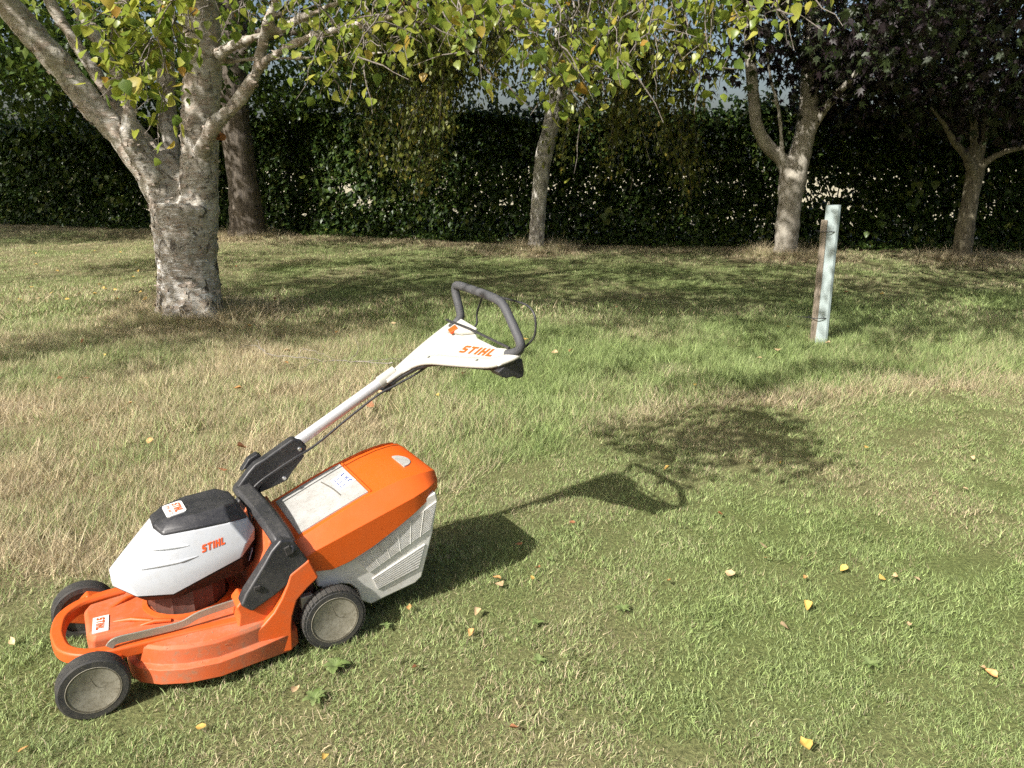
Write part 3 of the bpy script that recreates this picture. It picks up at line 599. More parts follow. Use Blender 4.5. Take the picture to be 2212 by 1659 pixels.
# ------------------------------------------------------------------ other trees
def crown_clumps(n, c, rx, ry, z0, z1, m, sig, shell=0.25, flat_=0.25):
    o = []
    for _ in range(n):
        a, q = rng.uniform(0, 6.28), math.sqrt(rng.uniform(shell, 1)); h = rng.uniform(0, 1); w = math.sin(math.pi * (0.18 + 0.74 * h)) ** 0.6
        o.append((c[0] + rx * q * w * math.cos(a), c[1] + ry * q * w * math.sin(a), z0 + (z1 - z0) * h))
    o = np.array(o); return np.repeat(o, m, 0) + rng.normal(0, 1, (n * m, 3)) * np.array([sig, sig, sig * 0.7])
def tree(name, label, base_px, specs, bark, crown, leafkind, lmat, size, pitch=(-0.8, 0.5), voxel=0.03, lump=0.03, extra=None):
    base = G(*base_px); t = empty(name, base); tag(t, label, 'tree', 'trees along the hedge')
    wood('trunk', [px_limb(s, base) for s in specs], bark, t, voxel, 0.05, lump, 17)
    pos = crown - base
    leaf_cloud('crown', pos, rng.uniform(size[0], size[1], len(pos)), leafkind, lmat, t, pitch)
    if extra: twigs('branches', [[np.array(p) - base for p in ln] for ln in extra], TWIG_DARK, t, 0.007, 0.0018)
    return t
dl = 16.2
tree('lime_tree', 'straight grey-brown trunk with furrowed bark behind the big birch', (535, 515),
     [[(535, 530, 104, dl), (535, 510, 84, dl), (533, 470, 72, dl), (526, 400, 64, dl), (515, 320, 60, dl), (506, 220, 56, dl), (504, 120, 54, dl), (508, 0, 50, dl), (512, -150, 40, dl), (515, -320, 26, dl)],
      [(508, 60, 26, dl), (450, -10, 20, dl - .4), (360, -80, 14, dl - .9)], [(506, 140, 22, dl), (570, 60, 16, dl - .5), (660, -10, 12, dl - 1)], [(505, 150, 20, dl), (420, 110, 14, dl + .2), (330, 90, 10, dl + .3), (200, 100, 7, dl + .3)], [(508, 100, 20, dl), (640, 70, 13, dl), (760, 90, 8, dl)]],
     BARK_LIME, np.concatenate([crown_clumps(470, (-5.6, 15.6), 5.6, 4.6, 2.7, 9.0, 70, 0.30), crown_clumps(200, (-12.0, 16.8), 5.0, 2.6, 2.4, 6.0, 70, 0.34), crown_clumps(190, (-14.5, 13.8), 4.2, 3.0, 3.4, 7.5, 70, 0.34), crown_clumps(100, (-6.0, 17.6), 5.5, 1.2, 2.5, 4.0, 70, 0.3)]), 'quad', LEAF_GREEN, (0.11, 0.19), (-0.7, 0.5), 0.04, 0.04)  # outer left clump group is out of view, added to shade the hedge
dm = 13.9; MB0 = G(1157, 541)
weep, wlines = [], []
for cx, cw, zlo, zhi, n in ((900, 110, 0.75, 1.9, 110), (980, 70, 1.7, 2.6, 30), (1330, 80, 1.1, 2.4, 70), (1420, 120, 0.75, 2.0, 100), (1530, 50, 0.5, 1.6, 28), (1080, 100, 2.0, 2.9, 80), (820, 60, 1.8, 2.6, 35), (1250, 60, 2.0, 2.8, 30)):
    for _ in range(max(3, n // 9)):
        dc = dm + rng.uniform(-2.4, -0.3); xc = cx + rng.normal(0, cw * 0.5); zt = rng.uniform(3.2, 4.4); zb = zlo + (zhi + 0.5 - zlo) * rng.uniform(0, 1); lean_ = rng.normal(-0.18, 0.22)
        for _ in range(int(rng.integers(4, 10))):
            b = D(xc, 300, dc); b[0] += rng.normal(0, 0.12) + lean_; b[1] += rng.normal(0, 0.12); b[2] = zb + abs(rng.normal(0, 0.35)); a = np.array([b[0] - lean_ + (0.42 - b[0]) * 0.25, b[1] + (dm - b[1]) * 0.25, zt + rng.normal(0, 0.2)])
            ln = hang(a, b, 8, 0.16, 0.025); wlines.append(ln); ln = np.array(ln); m = int(30 * np.linalg.norm(a - b)); t = rng.uniform(0, 6.99, m); i = t.astype(int); weep.append(ln[i] + (ln[np.minimum(i + 1, 7)] - ln[i]) * (t - i)[:, None] + rng.normal(0, 0.055, (m, 3)))
weep = np.concatenate(weep)
tree('weeping_birch_tree', 'slender leaning birch with mottled white bark and drooping foliage in front of hedge', (1157, 541),
     [[(1155, 552, 50, dm), (1157, 541, 38, dm), (1160, 500, 33, dm), (1163, 450, 34, dm), (1168, 390, 33, dm), (1176, 330, 37, dm), (1186, 290, 35, dm), (1197, 240, 34, dm), (1206, 180, 32, dm), (1212, 80, 28, dm), (1215, -40, 22, dm)],
      [(1206, 190, 18, dm), (1260, 120, 14, dm - .3), (1330, 80, 10, dm - .8), (1420, 120, 6, dm - 1.2)], [(1206, 160, 18, dm), (1150, 90, 13, dm - .3), (1060, 50, 9, dm - .8), (960, 110, 6, dm - 1.2)], [(1212, 60, 16, dm), (1290, -40, 10, dm)]],
     BARK_MID, np.concatenate([weep, crown_clumps(300, (0.4, 13.0), 3.9, 3.2, 2.7, 7.0, 70, 0.28)]), 'quad', LEAF_WEEP, (0.06, 0.105), (-1.1, 0.4), 0.02, 0.03, wlines)
dr = 12.8
tree('maple_tree', 'grey forked maple with smooth bark behind the tree guard', (1697, 557),
     [[(1695, 572, 70, dr), (1697, 555, 54, dr), (1700, 500, 50, dr), (1706, 440, 50, dr), (1712, 390, 56, dr), (1726, 340, 46, dr), (1738, 290, 42, dr), (1746, 230, 39, dr), (1750, 150, 37, dr), (1755, 60, 34, dr), (1760, -60, 28, dr), (1765, -220, 18, dr)],
      [(1712, 395, 40, dr), (1692, 350, 30, dr), (1655, 312, 27, dr - .1), (1635, 270, 25, dr - .2), (1628, 210, 24, dr - .2), (1622, 140, 23, dr - .2), (1618, 60, 21, dr - .2), (1610, -60, 16, dr - .2)],
      [(1744, 300, 22, dr), (1768, 255, 19, dr - .1), (1800, 212, 17, dr - .3), (1845, 165, 15, dr - .5), (1890, 110, 14, dr - .8), (1935, 55, 13, dr - 1), (1985, 0, 11, dr - 1.2), (2050, -60, 8, dr - 1.5)],
      [(1745, 295, 20, dr), (1775, 240, 15, dr), (1830, 205, 12, dr), (1920, 180, 9, dr)],
      [(1693, 350, 10, dr - .1), (1688, 300, 9, dr - .2), (1682, 235, 9, dr - .3), (1665, 170, 8, dr - .3), (1655, 100, 7, dr - .3)],
      [(1680, 230, 5, dr - .3), (1650, 200, 4, dr - .4), (1640, 190, 3, dr - .5)]],
     BARK_MAPLE, np.concatenate([crown_clumps(330, (6.3, 12.0), 3.9, 3.4, 2.9, 8.5, 36, 0.28), crown_clumps(60, (6.2, 13.2), 1.8, 0.8, 2.3, 3.6, 36, 0.3), D(1560, 130, 12.0) + rng.normal(0, 1, (70, 3)) * (0.35, 0.3, 0.22)]), 'maple', LEAF_COPPER, (0.12, 0.19), (-0.9, 0.4), 0.025, 0.02)
df = 12.15
tree('young_maple_tree', 'small tree with vase-shaped branching and trunk guard at the far right', (2083, 567),
     [[(2072, 580, 54, df), (2076, 565, 42, df), (2083, 510, 38, df), (2092, 450, 35, df), (2101, 400, 33, df), (2106, 370, 36, df), (2106, 320, 20, df), (2103, 260, 15, df), (2098, 180, 11, df), (2095, 80, 8, df)],
      [(2104, 380, 24, df), (2088, 340, 17, df - .2), (2060, 305, 14, df - .4), (2040, 270, 10, df - .6), (2010, 230, 7, df - .8)], [(2108, 375, 24, df), (2130, 350, 16, df - .1), (2170, 328, 13, df - .2), (2230, 312, 10, df - .3), (2300, 280, 7, df - .4)],
      [(2107, 370, 18, df), (2122, 320, 14, df), (2128, 270, 12, df + .1), (2135, 180, 8, df + .2)]],
     BARK_DARK, np.concatenate([crown_clumps(380, (6.9, 9.9), 3.6, 2.9, 2.6, 6.4, 40, 0.26), crown_clumps(240, (8.0, 12.4), 3.6, 1.8, 2.2, 4.2, 40, 0.3)]), 'maple', LEAF_COPPER, (0.10, 0.16), (-0.9, 0.4), 0.02, 0.02)

# ------------------------------------------------------------------ hedge
hedge = empty('hedge', (0, 15.6, 0)); tag(hedge, 'tall dark clipped hedge running along the back of the lawn', 'hedge')
def hedge_leaves():
    n = 150000; x = np.concatenate([rng.uniform(-17, 12.5, n)]); t = rng.uniform(0, 1, n)
    top = 2.42 + 0.12 * vnoise(x, x * 0, 1.3, 3) + 0.08 * vnoise(x, x * 0, 4.1, 4)
    z = top * (1 - (1 - t) ** 1.15); 
    gap = np.clip((fbm(x, z * 2.2, 0.55, 90) + 0.25 * vnoise(x, z, 4.0, 92) - 0.22) / 0.16, 0, 1) * np.clip(1.1 - np.abs(z - 0.95) / 0.55, 0, 1); dens = 1.0 - 1.05 * gap; keep = rng.uniform(0, 1, n) < np.clip(dens, 0.18, 1); x, z, top = x[keep], z[keep], top[keep]
    side = rng.uniform(0, 1, len(x)); wdt = 0.55 * (1 - 0.25 * z / 2.5) + 0.14 * fbm(x, z, 1.2, 95)
    off = np.where(side < 0.62, -wdt + np.abs(rng.normal(0, 0.10, len(x))), np.where(side < 0.8, wdt - np.abs(rng.normal(0, 0.1, len(x))), rng.uniform(-1, 1, len(x)) * wdt))
    y = hedge_y(x) + off + 0.3
    sp = [np.stack([x, y, z], -1)]
    # shoots sticking out of the top, and leafy shoots leaning out on the left
    for _ in range(420):
        sx_ = rng.uniform(-16, 12); hh = abs(rng.normal(0, 0.32)); m = int(10 + 36 * hh); q = rng.uniform(0, 1, m); sp.append(np.stack([sx_ + rng.normal(0, 0.05, m), hedge_y(sx_) + 0.3 + rng.normal(0, 0.15, m), 2.35 + q * hh + rng.normal(0, 0.03, m)], -1))
    p = np.concatenate(sp) - np.array([0, 15.6, 0]); yaw = rng.normal(math.pi, 1.1, len(p))
    leaf_cloud('foliage', p, rng.uniform(0.09, 0.16, len(p)), 'quad', LEAF_HEDGE, hedge, (-0.7, 0.5), yaw=yaw)
hedge_leaves()
big = []
for (px, py, ex, ey) in ((110, 210, 200, 300), (90, 330, 160, 380), (200, 380, 260, 400), (60, 420, 150, 470), (170, 250, 230, 330), (30, 300, 60, 360), (230, 420, 280, 440), (660, 380, 720, 440), (1360, 420, 1300, 470), (2010, 380, 1960, 440), (1890, 470, 1880, 510)):
    a, b = D(px, py, 16.6 if px < 300 else 13.9), D(ex, ey, 16.4 if px < 300 else 13.8)
    y_ = hedge_y(a[0]) - 0.42; a, b = D(px, py, y_), D(ex, ey, y_ - 0.1)
    for t in np.linspace(0, 1, 14): big.append(a + (b - a) * t + rng.normal(0, 0.07, 3))
big = np.array(big) - np.array([0, 15.6, 0])
leaf_cloud('shoot_leaves', big, rng.uniform(0.11, 0.19, len(big)), 'birch', LEAF_HEDGE, hedge, (-1.0, 0.4), rng.uniform(0.8, 1, len(big)), rng.normal(math.pi, 0.7, len(big)))
sm = []
for x in np.arange(-16.5, 12.5, 0.36):
    x += rng.normal(0, 0.09); b = np.array([x, hedge_y(x) + 0.3 + rng.normal(0, 0.1) - 15.6, -0.05]); t = b + np.array([rng.normal(0, 0.15), rng.normal(0, 0.1), rng.uniform(1.5, 2.3)]); sm.append(hang(b, t, 6, 0.0, 0.02))
    for _ in range(2): c = sm[-1][rng.integers(1, 4)] if False else b * 0.6 + t * 0.4; sm.append(hang(c, c + np.array([rng.normal(0, 0.4), rng.normal(0, 0.2), rng.uniform(0.4, 1.0)]), 5, 0.0, 0.02))
twigs('stems', sm, BARK_DARK, hedge, 0.02, 0.006)

# ivy and ground cover at the hedge foot
n = 9000; x = rng.uniform(-16, 12, n); y = hedge_y(x) - 0.35 - np.abs(rng.normal(0, 0.16, n)); z = np.abs(rng.normal(0, 0.05, n)) + 0.01
o = leaf_cloud('undergrowth', np.stack([x, y, z], -1), rng.uniform(0.05, 0.09, n), 'quad', LEAF_HEDGE, None, (0.2, 0.5)); tag(o, 'low ivy and dark undergrowth along the foot of the hedge', 'undergrowth', kind='stuff')
# ------------------------------------------------------------------ the lawn mower (x forward, y to the mower's left, z up)
mow = empty('lawn_mower', (-0.994, 2.2116, 0.0), R(211))
tag(mow, 'orange and white cordless lawn mower with grass catcher standing on the lawn', 'lawn mower')
LETTER = {
    'S': [[(0.0, 0.0), (0.62, 0.0), (0.74, 0.12), (0.74, 0.50), (0.62, 0.62), (0.26, 0.62), (0.26, 0.78), (0.74, 0.78), (0.74, 1.0), (0.12, 1.0), (0.0, 0.88), (0.0, 0.52), (0.12, 0.40), (0.48, 0.40), (0.48, 0.22), (0.0, 0.22)]],
    'T': [[(0.0, 0.78), (0.0, 1.0), (0.80, 1.0), (0.80, 0.78), (0.53, 0.78), (0.53, 0.0), (0.27, 0.0), (0.27, 0.78)]],
    'I': [[(0.0, 0.0), (0.26, 0.0), (0.26, 1.0), (0.0, 1.0)]],
    'H': [[(0.0, 0.0), (0.26, 0.0), (0.26, 0.39), (0.54, 0.39), (0.54, 0.0), (0.80, 0.0), (0.80, 1.0), (0.54, 1.0), (0.54, 0.61), (0.26, 0.61), (0.26, 1.0), (0.0, 1.0)]],
    'L': [[(0.0, 0.0), (0.70, 0.0), (0.70, 0.22), (0.26, 0.22), (0.26, 1.0), (0.0, 1.0)]]}
WID = {'S': 0.74, 'T': 0.80, 'I': 0.26, 'H': 0.80, 'L': 0.70}
def word_polys(w, slant=0.18, gap=0.20):
    x, out = 0.0, []
    for ch in w:
        for pl in LETTER[ch]: out.append([(x + a + slant * b, b) for a, b in pl])
        x += WID[ch] + gap
    return out, x - gap + slant
def decal(name, polys, org, ex, ey, mat, parent, up, bvh=None, off=0.0012, thick=0.0008, around=None):
    """flat print: polygons in (u,v), placed at org + u*ex + v*ey, laid onto the surface below (cast along -up)"""
    mb = MB(); up = Vector(up).normalized(); org, ex, ey = Vector(org), Vector(ex), Vector(ey)
    for pl in polys:
        top = []
        for a, b in pl:
            p = org + ex * a + ey * b
            if bvh is not None:
                h = bvh.ray_cast(p + up * 1.0, -up)
                if h[0] is not None: p = h[0] + h[1] * 0.0
            top.append(p + up * off)
        n = len(top); low = [p - up * (thick) for p in top]
        mb.add(top + low, [tuple(range(n)), tuple(range(2 * n - 1, n - 1, -1))] + [(i, n + i, n + (i + 1) % n, (i + 1) % n) for i in range(n)])
    me = bpy.data.meshes.new(name); me.from_pydata(mb.v, [], mb.f)
    bm = bmesh.new(); bm.from_mesh(me); bmesh.ops.triangulate(bm, faces=bm.faces); bmesh.ops.recalc_face_normals(bm, faces=bm.faces); bm.to_mesh(me); bm.free()
    return link(name, me, mat, parent)
def bvh_of(o):
    me = o.data; return BVHTree.FromPolygons([v.co.copy() for v in me.vertices], [tuple(p.vertices) for p in me.polygons])
def text_polys_obj(name, s, size, org, ex, ey, mat, parent, off):
    cu = bpy.data.curves.new(name, 'FONT'); cu.body = s; cu.size = 1.0; t = bpy.data.objects.new(name, cu); COL.objects.link(t)
    dg = bpy.context.evaluated_depsgraph_get(); dg.update(); me = bpy.data.meshes.new_from_object(t.evaluated_get(dg)); COL.objects.unlink(t); bpy.data.objects.remove(t)
    org, ex, ey = Vector(org), Vector(ex), Vector(ey); nrm = ex.cross(ey).normalized(); me.materials.clear()
    for v in me.vertices: v.co = org + ex * (v.co.x * size) + ey * (v.co.y * size) + nrm * off
    return link(name, me, mat, parent)

# --- deck
half = [(0.25, 0.10), (0.245, 0.165), (0.228, 0.205), (0.178, 0.248), (0.11, 0.281), (0.02, 0.299), (-0.08, 0.288), (-0.19, 0.266), (-0.225, 0.24), (-0.23, 0.12)]
outl = half + [(a, -b) for a, b in reversed(half)]
def ring(d, z, zf=None):
    o = []
    for a, b in outl:
        r = math.hypot(a, b); f = 1 - d / r; o.append((a * f, b * f, z if zf is None else zf(a, b)))
    return o
deck = MB().loft([ring(0.02, 0.045), ring(0.0, 0.045, lambda a, b: 0.043 if a > -0.1 else 0.034), ring(0.0, 0.092), ring(0.019, 0.098), ring(0.022, 0.143), ring(0.030, 0.153), ring(0.11, 0.160)], True, True).build('deck', ORANGE_DIRTY, mow, 0.003, 2)
# raised chassis down the middle, and the front hoop
cb = [(0.345, 0.075), (0.33, 0.105), (0.21, 0.120), (0.05, 0.15), (-0.12, 0.165), (-0.24, 0.165)]; cb = cb + [(a, -b) for a, b in reversed(cb)]
MB().loft([[(a, b, 0.10) for a, b in cb], [(a, b, 0.158) for a, b in cb], [(a * 0.975, b * 0.93, 0.172) for a, b in cb]]).build('chassis', ORANGE_DIRTY, mow, 0.006, 3)
sqx = [(-0.020, -0.026), (0.021, -0.026), (0.023, 0.004), (0.015, 0.014), (-0.016, 0.014), (-0.020, 0.008)]
hp = catmull([(-0.06, 0.205, 0.150), (0.08, 0.190, 0.150), (0.20, 0.176, 0.150), (0.29, 0.168, 0.150), (0.355, 0.150, 0.150), (0.402, 0.100, 0.150), (0.418, 0.03, 0.150), (0.418, -0.03, 0.150), (0.402, -0.100, 0.150), (0.355, -0.150, 0.150), (0.29, -0.168, 0.150), (0.20, -0.176, 0.150), (0.08, -0.19, 0.150)], 5)
MB().tube(hp, 0.88, sq=sqx).build('front_hoop', ORANGE, mow, 0.005, 2)
for s in (1, -1):      # wheel brackets beside the hoop
    MB().prism([(0.37, 0.125), (0.40, 0.09), (0.33, 0.06), (0.28, 0.085), (0.26, 0.14), (0.33, 0.168)], s * 0.165, s * 0.215).build('wheel_bracket', ORANGE, mow, 0.006)
for a, b in (((0.275, 0.04), (0.17, 0.10)), ((0.275, -0.04), (0.17, -0.09)), ((0.205, 0.105), (0.12, 0.128))):
    MB().tube([(a[0], a[1], 0.168), ((a[0] + b[0]) / 2, (a[1] + b[1]) / 2, 0.177), (b[0], b[1], 0.172)], [0.004, 0.008, 0.006], 8).build('deck_rib', ORANGE, mow, smooth=50)
MB().lathe([(0.138, 0.0), (0.136, 0.010), (0.122, 0.013), (0.118, 0.0)], (0.05, 0.005, 0.166), 40, 'z').build('motor_ring', ORANGE, mow, smooth=40)
# rear fenders: inner flank, and an outer panel whose front edge sweeps down in an arc onto the deck rim
fend = [(-0.030, 0.10), (-0.050, 0.150), (-0.058, 0.190), (-0.052, 0.215), (-0.072, 0.236), (-0.095, 0.222), (-0.220, 0.285), (-0.270, 0.310), (-0.280, 0.25), (-0.228, 0.190), (-0.20, 0.118), (-0.195, 0.06), (-0.10, 0.06)]
pan = [(-0.216, 0.2845), (-0.278, 0.318), (-0.302, 0.252), (-0.262, 0.225), (-0.228, 0.196), (-0.210, 0.150), (-0.204, 0.118), (-0.199, 0.036), (-0.10, 0.044), (-0.045, 0.046), (-0.052, 0.105), (-0.085, 0.128), (-0.120, 0.148), (-0.155, 0.178), (-0.182, 0.215), (-0.202, 0.252)]
fy = lambda x, z: 0.248 + (0.30 - z) * 0.085
for s in (1, -1):
    MB().prism(fend, s * 0.15, lambda x, z: s * (0.232 + 0.10 * (0.25 - z))).build('rear_fender', ORANGE, mow, 0.006, 3)
    MB().prism(pan, s * 0.16, lambda x, z: s * fy(x, z)).build('fender_panel', ORANGE, mow, 0.006, 3)
MB().prism([(-0.115, 0.12), (-0.14, 0.26), (-0.185, 0.375), (-0.255, 0.385), (-0.275, 0.30), (-0.29, 0.12)], -0.16, 0.16).build('rear_housing', ORANGE_DIRTY, mow, 0.006)
# metal height-adjuster rod
rod = catmull([(0.292, 0.176, 0.168), (0.272, 0.178, 0.184), (0.20, 0.178, 0.181), (0.102, 0.182, 0.180), (0.042, 0.184, 0.198), (-0.075, 0.182, 0.205)], 4)
MB().tube(rod, 1.0, sq=[(-0.003, -0.011), (0.003, -0.011), (0.003, 0.011), (-0.003, 0.011)]).build('adjuster_rod', ROD, mow, 0.001)

# --- wheels
def wheel(c, rad, w, front, s):
    o = empty('wheel'); o.parent = mow; o.location = c
    hw = w / 2
    if front:
        prof = [(rad * 0.72, -hw), (rad * 0.93, -hw), (rad * 0.985, -hw * 0.82)]
        for q in np.linspace(-0.72, 0.72, 7): prof += [(rad, hw * (q - 0.06)), (rad, hw * (q + 0.06)), (rad * 0.975, hw * (q + 0.09)), (rad * 0.975, hw * (q + 0.12))]
        prof += [(rad * 0.985, hw * 0.86), (rad * 0.93, hw), (rad * 0.76, hw), (rad * 0.75, hw * 0.6)]
    else:
        prof = [(rad * 0.72, -hw), (rad * 0.90, -hw), (rad * 0.95, -hw * 0.8), (rad * 0.965, 0), (rad * 0.95, hw * 0.8), (rad * 0.90, hw), (rad * 0.76, hw), (rad * 0.75, hw * 0.6)]
    MB().lathe(prof, (0, 0, 0), 56).build('tyre', RUBBER, o, smooth=32)
    MB().lathe([(rad * 0.1, s * -hw * 0.2), (rad * 0.765, s * -hw * 0.2), (rad * 0.765, s * hw * 0.90), (rad * 0.735, s * hw * 1.02), (rad * 0.70, s * hw * 0.98), (rad * 0.685, s * hw * 0.84), (rad * 0.35, s * hw * 0.86), (rad * 0.02, s * hw * 0.88)], (0, 0, 0), 48).build('hub_cap', HUB, o, smooth=40)
    MB().lathe([(rad * 0.70, s * hw * 0.93), (rad * 0.745, s * hw * 1.03), (rad * 0.755, s * hw * 1.0), (rad * 0.755, s * hw * 0.7)], (0, 0, 0), 48).build('hub_rim', HUB_RIM, o, smooth=50)
    # moulded crescent on the hub
    cr = catmull([(-0.45 * rad, s * hw * 0.88, -0.05 * rad), (-0.1 * rad, s * hw * 0.90, 0.08 * rad), (0.08 * rad, s * hw * 0.90, 0.50 * rad)], 6); MB().tube(cr, 0.0013, 6).build('hub_moulding', HUB, o, smooth=60)
    cr = catmull([(-0.45 * rad, s * hw * 0.88, -0.05 * rad), (0.05 * rad, s * hw * 0.89, -0.16 * rad), (0.30 * rad, s * hw * 0.89, 0.10 * rad), (0.30 * rad, s * hw * 0.89, 0.46 * rad)], 6); MB().tube(cr, 0.0011, 6).build('hub_moulding', HUB, o, smooth=60)
    if not front:
        lm = None
        for k in range(38):
            a = 2 * math.pi * k / 38
            if lm is None: lm = MB().prism([(rad * 0.93, -0.0068), (rad * 0.985, -0.0062), (rad * 0.985, 0.0062), (rad * 0.93, 0.0068)], -hw * 0.94, hw * 0.94).mesh('tread_lug'); lm.materials.append(RUBBER)
            q = link('tread_lug', lm, None, o); q.rotation_euler = (0, a, 0)
    return o
wheel((0.345, 0.224, 0.092), 0.094, 0.050, True, 1); wheel((0.345, -0.224, 0.092), 0.094, 0.050, True, -1)
wheel((-0.338, 0.250, 0.100), 0.103, 0.048, False, 1); wheel((-0.338, -0.250, 0.100), 0.103, 0.048, False, -1)
MB().tube([(-0.338, -0.23, 0.10), (-0.338, 0.23, 0.10)], 0.009, 10).build('axle', STEEL, mow, smooth=50)
MB().box((-0.265, 0.22, 0.165), (0.02, 0.012, 0.022)).build('axle_bracket', ROD, mow, 0.003)
MB().prism([(-0.22, 0.07), (-0.22, 0.19), (-0.262, 0.215), (-0.30, 0.23), (-0.30, 0.12), (-0.27, 0.07)], 0.135, 0.19).build('inner_fender', COLUMN, mow, 0.004)

# --- motor: ribbed column, black under-trim, faceted white cover, black cap
col = [(0.112 + (0.006 if i % 5 == 0 else 0.0)) for i in range(60)]
MB().loft([[(0.05 + r * math.cos(6.2832 * i / 60), 0.005 + r * math.sin(6.2832 * i / 60), z) for i, r in enumerate(col)] for z in (0.165, 0.262)]).build('motor_column', COLUMN, mow, smooth=30)
def hexr(F, A, B, C, Dd):      # front tip, front flank, mid flank, rear flank, rear; (x,y,z)
    n = [F] if F[1] == 0 else [F]; pts = [F, A, B, C, Dd]
    return [(F[0], 0.04, F[2])] + [tuple(p) for p in (A, B, C, Dd)] + [(p[0], -p[1], p[2]) for p in (Dd, C, B, A)] + [(F[0], -0.04, F[2])]
m0 = hexr((0.222, 0, 0.252), (0.175, 0.100, 0.240), (0.095, 0.118, 0.234), (-0.100, 0.118, 0.262), (-0.150, 0.070, 0.272))
m1 = hexr((0.256, 0, 0.283), (0.200, 0.118, 0.270), (0.105, 0.145, 0.262), (-0.098, 0.140, 0.325), (-0.155, 0.075, 0.345))
m1w = [(x * 1.006, y * 1.01, z + 0.002) for x, y, z in m1]
m2 = hexr((0.259, 0, 0.303), (0.214, 0.112, 0.316), (0.100, 0.150, 0.322), (-0.118, 0.144, 0.372), (-0.158, 0.080, 0.385))
m3 = hexr((0.130, 0, 0.441), (0.110, 0.088, 0.431), (0.020, 0.116, 0.441), (-0.080, 0.113, 0.439), (-0.142, 0.066, 0.420))
m3b = [(x * 0.99, y * 0.99, z + 0.004) for x, y, z in m3]
m4 = hexr((0.102, 0, 0.465), (0.090, 0.070, 0.461), (0.010, 0.081, 0.476), (-0.074, 0.077, 0.484), (-0.112, 0.048, 0.475))
MB().loft([m0, m1]).build('motor_base_trim', TRIM, mow, 0.005, 3)
cover = MB().loft([m1w, m2, m3]).build('motor_cover', WHITE, mow, 0.005, 3, tri=True)
cap = MB().loft([[(x * 0.93, y * 0.9, z - 0.05) for x, y, z in m3], m3b, [(x * 0.975, y * 0.93, z + 0.008) for x, y, z in m3b], m4]).build('motor_cap', BLACK_DUST, mow, 0.006, 3, tri=True)
cover_bvh = bvh_of(cover); cap_bvh = bvh_of(cap)
for (a, b) in (((0.145, 0.398), (0.045, 0.401)), ((0.190, 0.350), (0.025, 0.366))):     # pressed ribs on the flank
    pts = []
    for t in np.linspace(0, 1, 12):
        x, z = a[0] + (b[0] - a[0]) * t, a[1] + (b[1] - a[1]) * t; h = cover_bvh.ray_cast(Vector((x, 0.4, z)), Vector((0, -1, 0)))
        if h[0] is not None: pts.append(h[0])
    MB().tube(pts, [0.0015 + 0.0045 * math.sin(math.pi * min(1, 0.1 + 0.9 * t)) for t in np.linspace(0, 1, len(pts))], 8).build('cover_rib', WHITE, mow, smooth=60)
pl, wd = word_polys('STIHL')
sc_ = 0.070 / wd
decal('lettering', pl, (0.012, 0.2, 0.373), (-sc_, 0, sc_ * 0.17), (0, 0, 0.021), PRINT, mow, (0, 1, 0), cover_bvh, 0.0016, 0.0008)
# badge on the cap, letters read from the far side
bo, bx_, by_ = Vector((0.108, -0.012, 0.0)), Vector((-0.05, -0.009, 0.0)), Vector((-0.008, 0.098, 0.0))
rr_ = [(0.12, 0), (0.88, 0), (0.97, 0.05), (1, 0.12), (1, 0.88), (0.95, 0.97), (0.85, 1), (0.15, 1), (0.04, 0.97), (0, 0.88), (0, 0.12), (0.03, 0.04)]
badge = decal('badge', [rr_], (0.090, -0.047, 0.0), (-0.058, -0.004, 0), (-0.004, 0.092, 0), LABEL, mow, (0, 0, 1), cap_bvh, 0.0030, 0.004)
def on_badge(u, v, o):
    return Vector((0.090, -0.047, 0)) + Vector((-0.058, -0.004, 0)) * u + Vector((-0.004, 0.092, 0)) * v
hq = [Vector(v.co) for v in badge.data.vertices][:12]; zc = sum(p.z for p in hq) / 12
def badge_vec(a, b):
    p, q = on_badge(*a, 0), on_badge(*b, 0); hp_, hq_ = cap_bvh.ray_cast(p + Vector((0, 0, 1)), Vector((0, 0, -1))), cap_bvh.ray_cast(q + Vector((0, 0, 1)), Vector((0, 0, -1)))
    return hp_[0] if hp_[0] else p + Vector((0, 0, zc)), hq_[0] if hq_[0] else q + Vector((0, 0, zc))
decal('badge_lettering', [[(q[0] / wd, q[1]) for q in p_] for p_ in pl], on_badge(0.46, 0.12, 0), Vector((-0.004, 0.092, 0)) * 0.76, Vector((-0.058, -0.004, 0)) * 0.40, PRINT, badge, (0, 0, 1), cap_bvh, 0.0042, 0.0006)
a_, b_ = badge_vec((0.16, 0.12), (0.16, 0.88)); c_, d_ = badge_vec((0.16, 0.12), (0.36, 0.12))
text_polys_obj('badge_model_text', 'RMA 448 TC', 0.0145, a_ + Vector((0, 0, 0.0024)), (b_ - a_).normalized(), (d_ - c_).normalized(), PRINT, badge, 0.002)
# deck label with lettering
dl_ = decal('deck_label', [[(0, 0), (1, 0), (1, 1), (0, 1)]], (0.322, 0.000, 0.175), (-0.043, 0.002, 0), (0.008, 0.088, 0), LABEL, mow, (0, 0, 1), None, 0.0, 0.004)
decal('label_lettering', [[(q[0] / wd, q[1]) for q in p_] for p_ in pl], (0.313, 0.009, 0.1765), (0.0064, 0.070, 0), (-0.022, 0.001, 0), PRINT, dl_, (0, 0, 1), None, 0.0, 0.0008)

